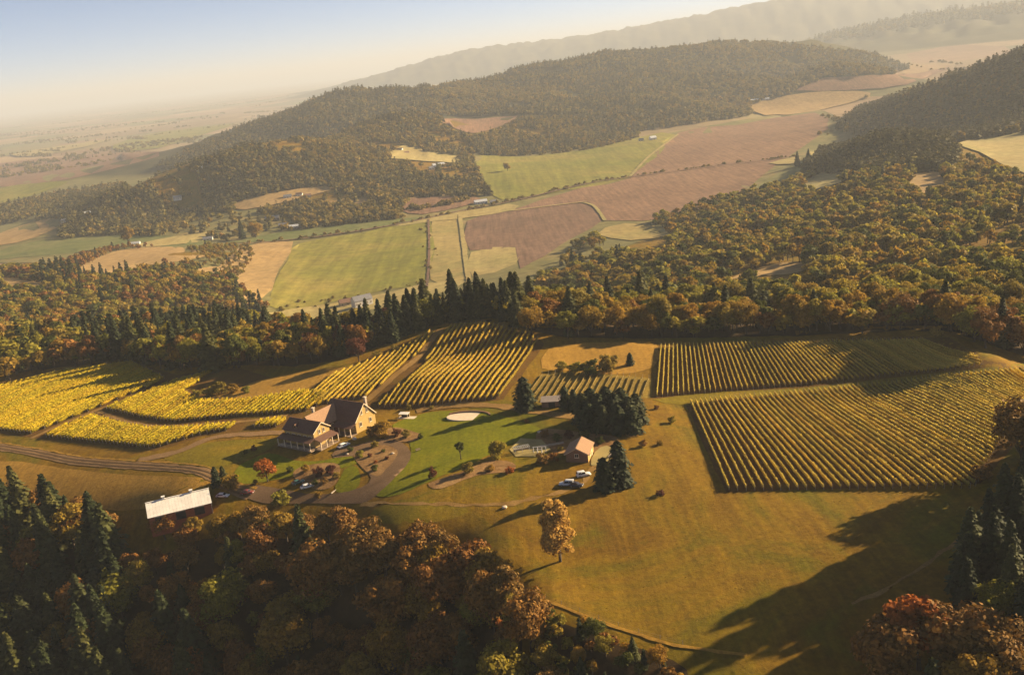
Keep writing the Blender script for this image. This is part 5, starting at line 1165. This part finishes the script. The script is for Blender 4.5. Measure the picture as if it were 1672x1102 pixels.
# fence posts along the pasture edge
fl = smooth_poly([(850, 962), (900, 981), (980, 1012), (1060, 1039), (1115, 1053)], 5, False); fw = resample(at(fl[:, 0], fl[:, 1]), 5.0)
fn = empty('pasture_fence', (fw[0][0], fw[0][1], float(hgt([fw[0][0]], [fw[0][1]])[0]))); tag(fn, 'thin post and wire fence along the pale pasture edge', 'fence')
base = np.array([*fw[0], float(hgt([fw[0][0]], [fw[0][1]])[0])])
tops = []
for q_ in fw:
    g = np.array([q_[0], q_[1], float(hgt([q_[0]], [q_[1]])[0])]) - base; MB().tube([g - [0, 0, .3], g + [0, 0, 1.25]], .06, 5).build('post', W_post, fn); tops.append(g)
for z in (.5, 1.1): MB().tube([q_ + [0, 0, z] for q_ in tops], .012, 3).build('wire', B_grey, fn)

# ---- cars
def paint(name, c): 
    m, t, b = new_mat(name); b.inputs['Base Color'].default_value = (*c, 1); b.inputs['Roughness'].default_value = .35; b.inputs['Coat Weight'].default_value = .4; return m
TYRE = flat('tyre', (.02, .02, .02), .9, .2, 3); RIM = flat('rim', (.5, .5, .5), .35, .1, 3, .8); LAMP = flat('lamp_glass', (.7, .68, .6), .2, .05, 3); TAIL = flat('tail_lamp', (.35, .02, .02), .3, .05, 3); BUMPER = flat('bumper', (.06, .06, .065), .6, .1, 3)
def car(name, px, py, ang, mat, label, suv=False, L=4.6, Wc=1.84, pick=False):
    p = at1(px, py); o = empty(name, p, R(ang)); tag(o, label, 'car')
    hb = .98 if suv else .86; hr = 1.78 if suv else 1.44; hl = L / 2
    prof = [(-hl, .38), (-hl + .05, .8), (-hl + .15, hb), (hl - 1.25, hb), (hl - .2, hb - .18), (hl, .62), (hl - .02, .34), (hl - .5, .26), (-hl + .5, .26)]
    def loft(profile, w0, w1, zsplit):
        bm = bmesh.new(); rings = []
        for y, k in ((-1, 1), (1, 1)):
            rings.append([bm.verts.new((x, y * (w0 if z < zsplit else w1) / 2, z)) for x, z in profile])
        bm.faces.new(rings[0][::-1]); bm.faces.new(rings[1]); n = len(profile)
        for i in range(n): bm.faces.new((rings[0][i], rings[0][(i + 1) % n], rings[1][(i + 1) % n], rings[1][i]))
        bmesh.ops.recalc_face_normals(bm, faces=bm.faces)
        bmesh.ops.bevel(bm, geom=list(bm.edges), offset=.06, segments=2, affect='EDGES', clamp_overlap=True)
        me = bpy.data.meshes.new('body'); bm.to_mesh(me); bm.free(); me.materials.append(mat)
        for q in me.polygons: q.use_smooth = True
        return me
    body = obj('body', loft(prof, Wc, Wc * .95, .7), o)
    x0, x1 = (-hl + .12, hl - 1.35) if suv else (-hl + .45, hl - 1.3)
    if pick: x0 = -.35
    cab = [(x0, hb - .03), (x0 + (.18 if suv else .5), hr - .05), (x0 + (.4 if suv else .85), hr), (x1 - .85, hr), (x1 - .6, hr - .07), (x1 + .05, hb - .03)]
    cb_ = obj('cabin', loft(cab, Wc * .92, Wc * .78, hb + .05), o)
    zc = (hb + hr) / 2 + .0; hh = hr - hb - .2
    for s in (-1, 1):
        tilt = (Wc * .92 - Wc * .78) / 2 / (hr - hb) 
        for a, b_ in ((x0 + .38, (x0 + x1) / 2 - .22), ((x0 + x1) / 2 - .14, x1 - .52)):
            y0 = s * (Wc * .46 - .03 * 1 + .015); yt = s * (Wc * .39 + .035)
            v = [(a - .05, y0, hb + .07), (b_ + .16, y0, hb + .07), (b_ - .05, yt, hb + .07 + hh), (a + .1, yt, hb + .07 + hh)]
            MB().slab(*(v if s > 0 else v[::-1]), .02).build('side_window', B_glass, cb_)
    w2 = Wc * .4
    MB().slab((x1 + .03, -w2, hb + .05), (x1 + .03, w2, hb + .05), (x1 - .56, w2 * .9, hr - .1), (x1 - .56, -w2 * .9, hr - .1), .03).build('windscreen', B_glass, cb_)
    MB().slab((x0 - .01, w2, hb + .08), (x0 - .01, -w2, hb + .08), (x0 + (.17 if suv else .5), -w2 * .9, hr - .1), (x0 + (.17 if suv else .5), w2 * .9, hr - .1), .03).build('rear_window', B_glass, cb_)
    for x in (-hl + .85, hl - .9):
        for s in (-1, 1):
            w_ = MB().tube([(x, s * (Wc / 2 - .2), .33), (x, s * (Wc / 2 + .01), .33)], .33, 14).build('wheel', TYRE, o); MB().tube([(x, s * (Wc / 2), .33), (x, s * (Wc / 2 + .03), .33)], .2, 10).build('rim', RIM, w_)
    for s in (-1, 1):
        MB().box((hl - .06, s * Wc * .36, .68), (.16, .36, .14)).build('headlight', LAMP, o); MB().box((-hl + .07, s * Wc * .38, .78), (.12, .26, .2)).build('tail_light', TAIL, o)
        MB().box((x1 - .35, s * (Wc / 2 + .06), hb + .08), (.16, .16, .12)).build('mirror', mat, o)
    MB().box((hl - .02, 0, .42), (.12, Wc * .8, .16)).build('bumper', BUMPER, o); MB().box((-hl + .02, 0, .42), (.12, Wc * .8, .16)).build('bumper', BUMPER, o)
    return o
P_white = paint('paint_white', (.75, .75, .75)); P_silver = paint('paint_silver', (.52, .53, .56)); P_teal = paint('paint_teal', (.05, .14, .13)); P_red = paint('paint_red', (.20, .03, .02)); P_dark = paint('paint_dark', (.04, .035, .045))
car('parked_car', 561, 729, 45, P_white, 'white car parked at the front of the house', L=5.0, Wc=1.95)
car('parked_car', 502, 796, 24, P_white, 'white car parked beside the shrub bed', L=4.8)
car('parked_car', 487, 789, 30, P_teal, 'dark teal car behind the white one at the shrub bed', L=4.4)
car('parked_car', 364, 811, -12, P_white, 'white car standing at the end of the barn', L=4.6)
car('parked_car', 404, 806, -6, P_red, 'dark red car on the drive near the barn', L=4.6)
car('parked_car', 926, 792, -14 + 180, P_silver, 'silver off road car parked in the conifer shade', suv=True, L=4.9, Wc=1.95)
car('parked_car', 941, 794, -20, P_dark, 'dark car beside the silver one in the conifer shade', L=4.4)
car('parked_car', 953, 777, 10, P_white, 'white car behind the silver one in the conifer shade', suv=True, L=4.6)

# ---- farmhouses and barns in the valley
V_white = flat('white_wall', (.72, .70, .66), .7, .06, .3); V_tan = flat('tan_wall', (.45, .36, .26), .8, .1, .3); V_roofg = flat('slate_roof', (.20, .20, .22), .7, .2, .4); V_roofb = flat('rust_roof', (.22, .12, .08), .8, .2, .4); V_roofw = flat('pale_metal_roof', (.62, .64, .66), .5, .08, .3)
def farmhouse(px, py, L, Wf, eave, ridge, ang, wall, roof, label, cat='house', dmin=880, name='farmhouse'):
    p = at1(px, py, dmin); o = empty(name, p, R(ang)); tag(o, label, cat)
    gable_walls(o, -L / 2, L / 2, 0, Wf / 2, eave, ridge, wall, base=-3); gable_roof(o, -L / 2, L / 2, 0, Wf / 2, eave, ridge, roof, .5, .4)
    nw = max(2, int(L / 4))
    for i in range(nw): window(o, (-L / 2 + (i + .5) * L / nw, -Wf / 2, eave * .55), 1.3, 1.5, 'x', -1)
    window(o, (L / 2, 0, eave * .6), 1.3, 1.5, 'y', 1)
    d_ = MB().box((L * .1, -Wf / 2 - .05, 1.0), (1.2, .1, 2.1)).build('door', B_dark, o)
for a in [(1066, 229, 16, 10, 6, 10, 20, V_white, V_roofw, 'white farmhouse at the top of the green pasture'), (1047, 231, 12, 8, 4, 7, -10, V_white, V_roofg, 'smaller white house left of the white farmhouse'), (785, 333, 22, 11, 4.5, 7.5, 12, V_white, V_roofw, 'white roofed barn beside the valley road', 'barn'),
          (806, 332, 13, 8, 3.5, 6, 12, V_tan, V_roofg, 'low tan house right of the white roofed barn'), (481, 373, 20, 9, 4, 6.5, 8, V_white, V_roofw, 'long white roofed shed of the valley farm', 'barn'), (462, 371, 13, 9, 4, 7, 8, V_white, V_roofg, 'white house left of the long shed of the valley farm'),
          (445, 360, 24, 12, 4, 8, 5, V_tan, V_roofg, 'big grey roofed barn behind the valley farm', 'barn'), (716, 273, 26, 13, 5, 8.5, 18, V_white, V_roofw, 'large pale roofed hall on the hamlet hill', 'hall'), (706, 277, 14, 9, 4, 7, 18, V_white, V_roofg, 'white house left of the pale roofed hall'),
          (653, 247, 14, 9, 4.5, 7.5, -15, V_white, V_roofb, 'white house high in the hamlet clearing'), (664, 252, 12, 8, 4, 6.5, 20, V_tan, V_roofb, 'tan house lower in the hamlet clearing'), (526, 286, 14, 9, 4, 7, 5, V_tan, V_roofw, 'pale roofed house in the near ridge wood'),
          (470, 324, 15, 9, 4.5, 7.5, 10, V_white, V_roofg, 'white house at the left of the ridge clearing'), (489, 321, 12, 8, 4.5, 7.5, 0, V_white, V_roofb, 'white house in the middle of the ridge clearing'), (503, 322, 12, 8, 4, 6.5, 15, V_tan, V_roofb, 'brown house at the right of the ridge clearing'),
          (148, 350, 34, 11, 4, 6.5, 12, V_tan, V_roofw, 'long pale roofed shed in the left valley wood', 'barn'), (108, 363, 16, 10, 4, 7, 5, V_white, V_roofg, 'white house in the valley at the far left'), (290, 325, 16, 10, 4, 7, 10, V_white, V_roofg, 'white house under the dark near ridge'),
          (326, 278, 14, 9, 5, 8, 0, V_white, V_roofw, 'small white house high on the dark near ridge'), (592, 500, 20, 11, 8, 12, 30, V_white, V_roofg, 'white farmhouse half hidden behind the dark conifers'), (222, 401, 14, 8, 4, 6.5, 6, V_white, V_roofw, 'white roofed house at the shaded meadow'),
          (340, 393, 15, 9, 4, 6.5, 8, V_white, V_roofg, 'white house by the small golden tree'), (566, 498, 15, 9, 4, 7, 20, V_tan, V_roofb, 'brown shed left of the half hidden white farmhouse', 'shed'), (1232, 166, 26, 12, 5, 8, 10, V_white, V_roofw, 'pale barn in the far valley mouth', 'barn', 2200), (1250, 164, 22, 12, 5, 8, 0, V_white, V_roofw, 'second pale barn in the far valley mouth', 'barn', 2200)]:
    farmhouse(*a)

# ------------------------------------------------------------------ haze
HTOP = float(HG.max()) + 45; HBOT = float(HG.min()) - 1.0
hz = MB().box((0, 0, (HTOP + HBOT) / 2), (110000, 110000, HTOP - HBOT))
print('haze from', HBOT, 'to', HTOP)
m, t, b = new_mat('haze'); t.nodes.remove(b)
pv = t.nodes.new('ShaderNodeVolumePrincipled')
pv.inputs['Color'].default_value = (.69, .75, .84, 1); pv.inputs['Density'].default_value = 8.7e-5; pv.inputs['Anisotropy'].default_value = .06
t.links.new(pv.outputs[0], t.nodes['Material Output'].inputs['Volume'])
m.volume_intersection_method = 'ACCURATE' if hasattr(m, 'volume_intersection_method') else m.volume_intersection_method
ho = hz.build('haze', m); tag(ho, 'thin warm autumn haze filling the valley air', 'haze', kind='stuff')
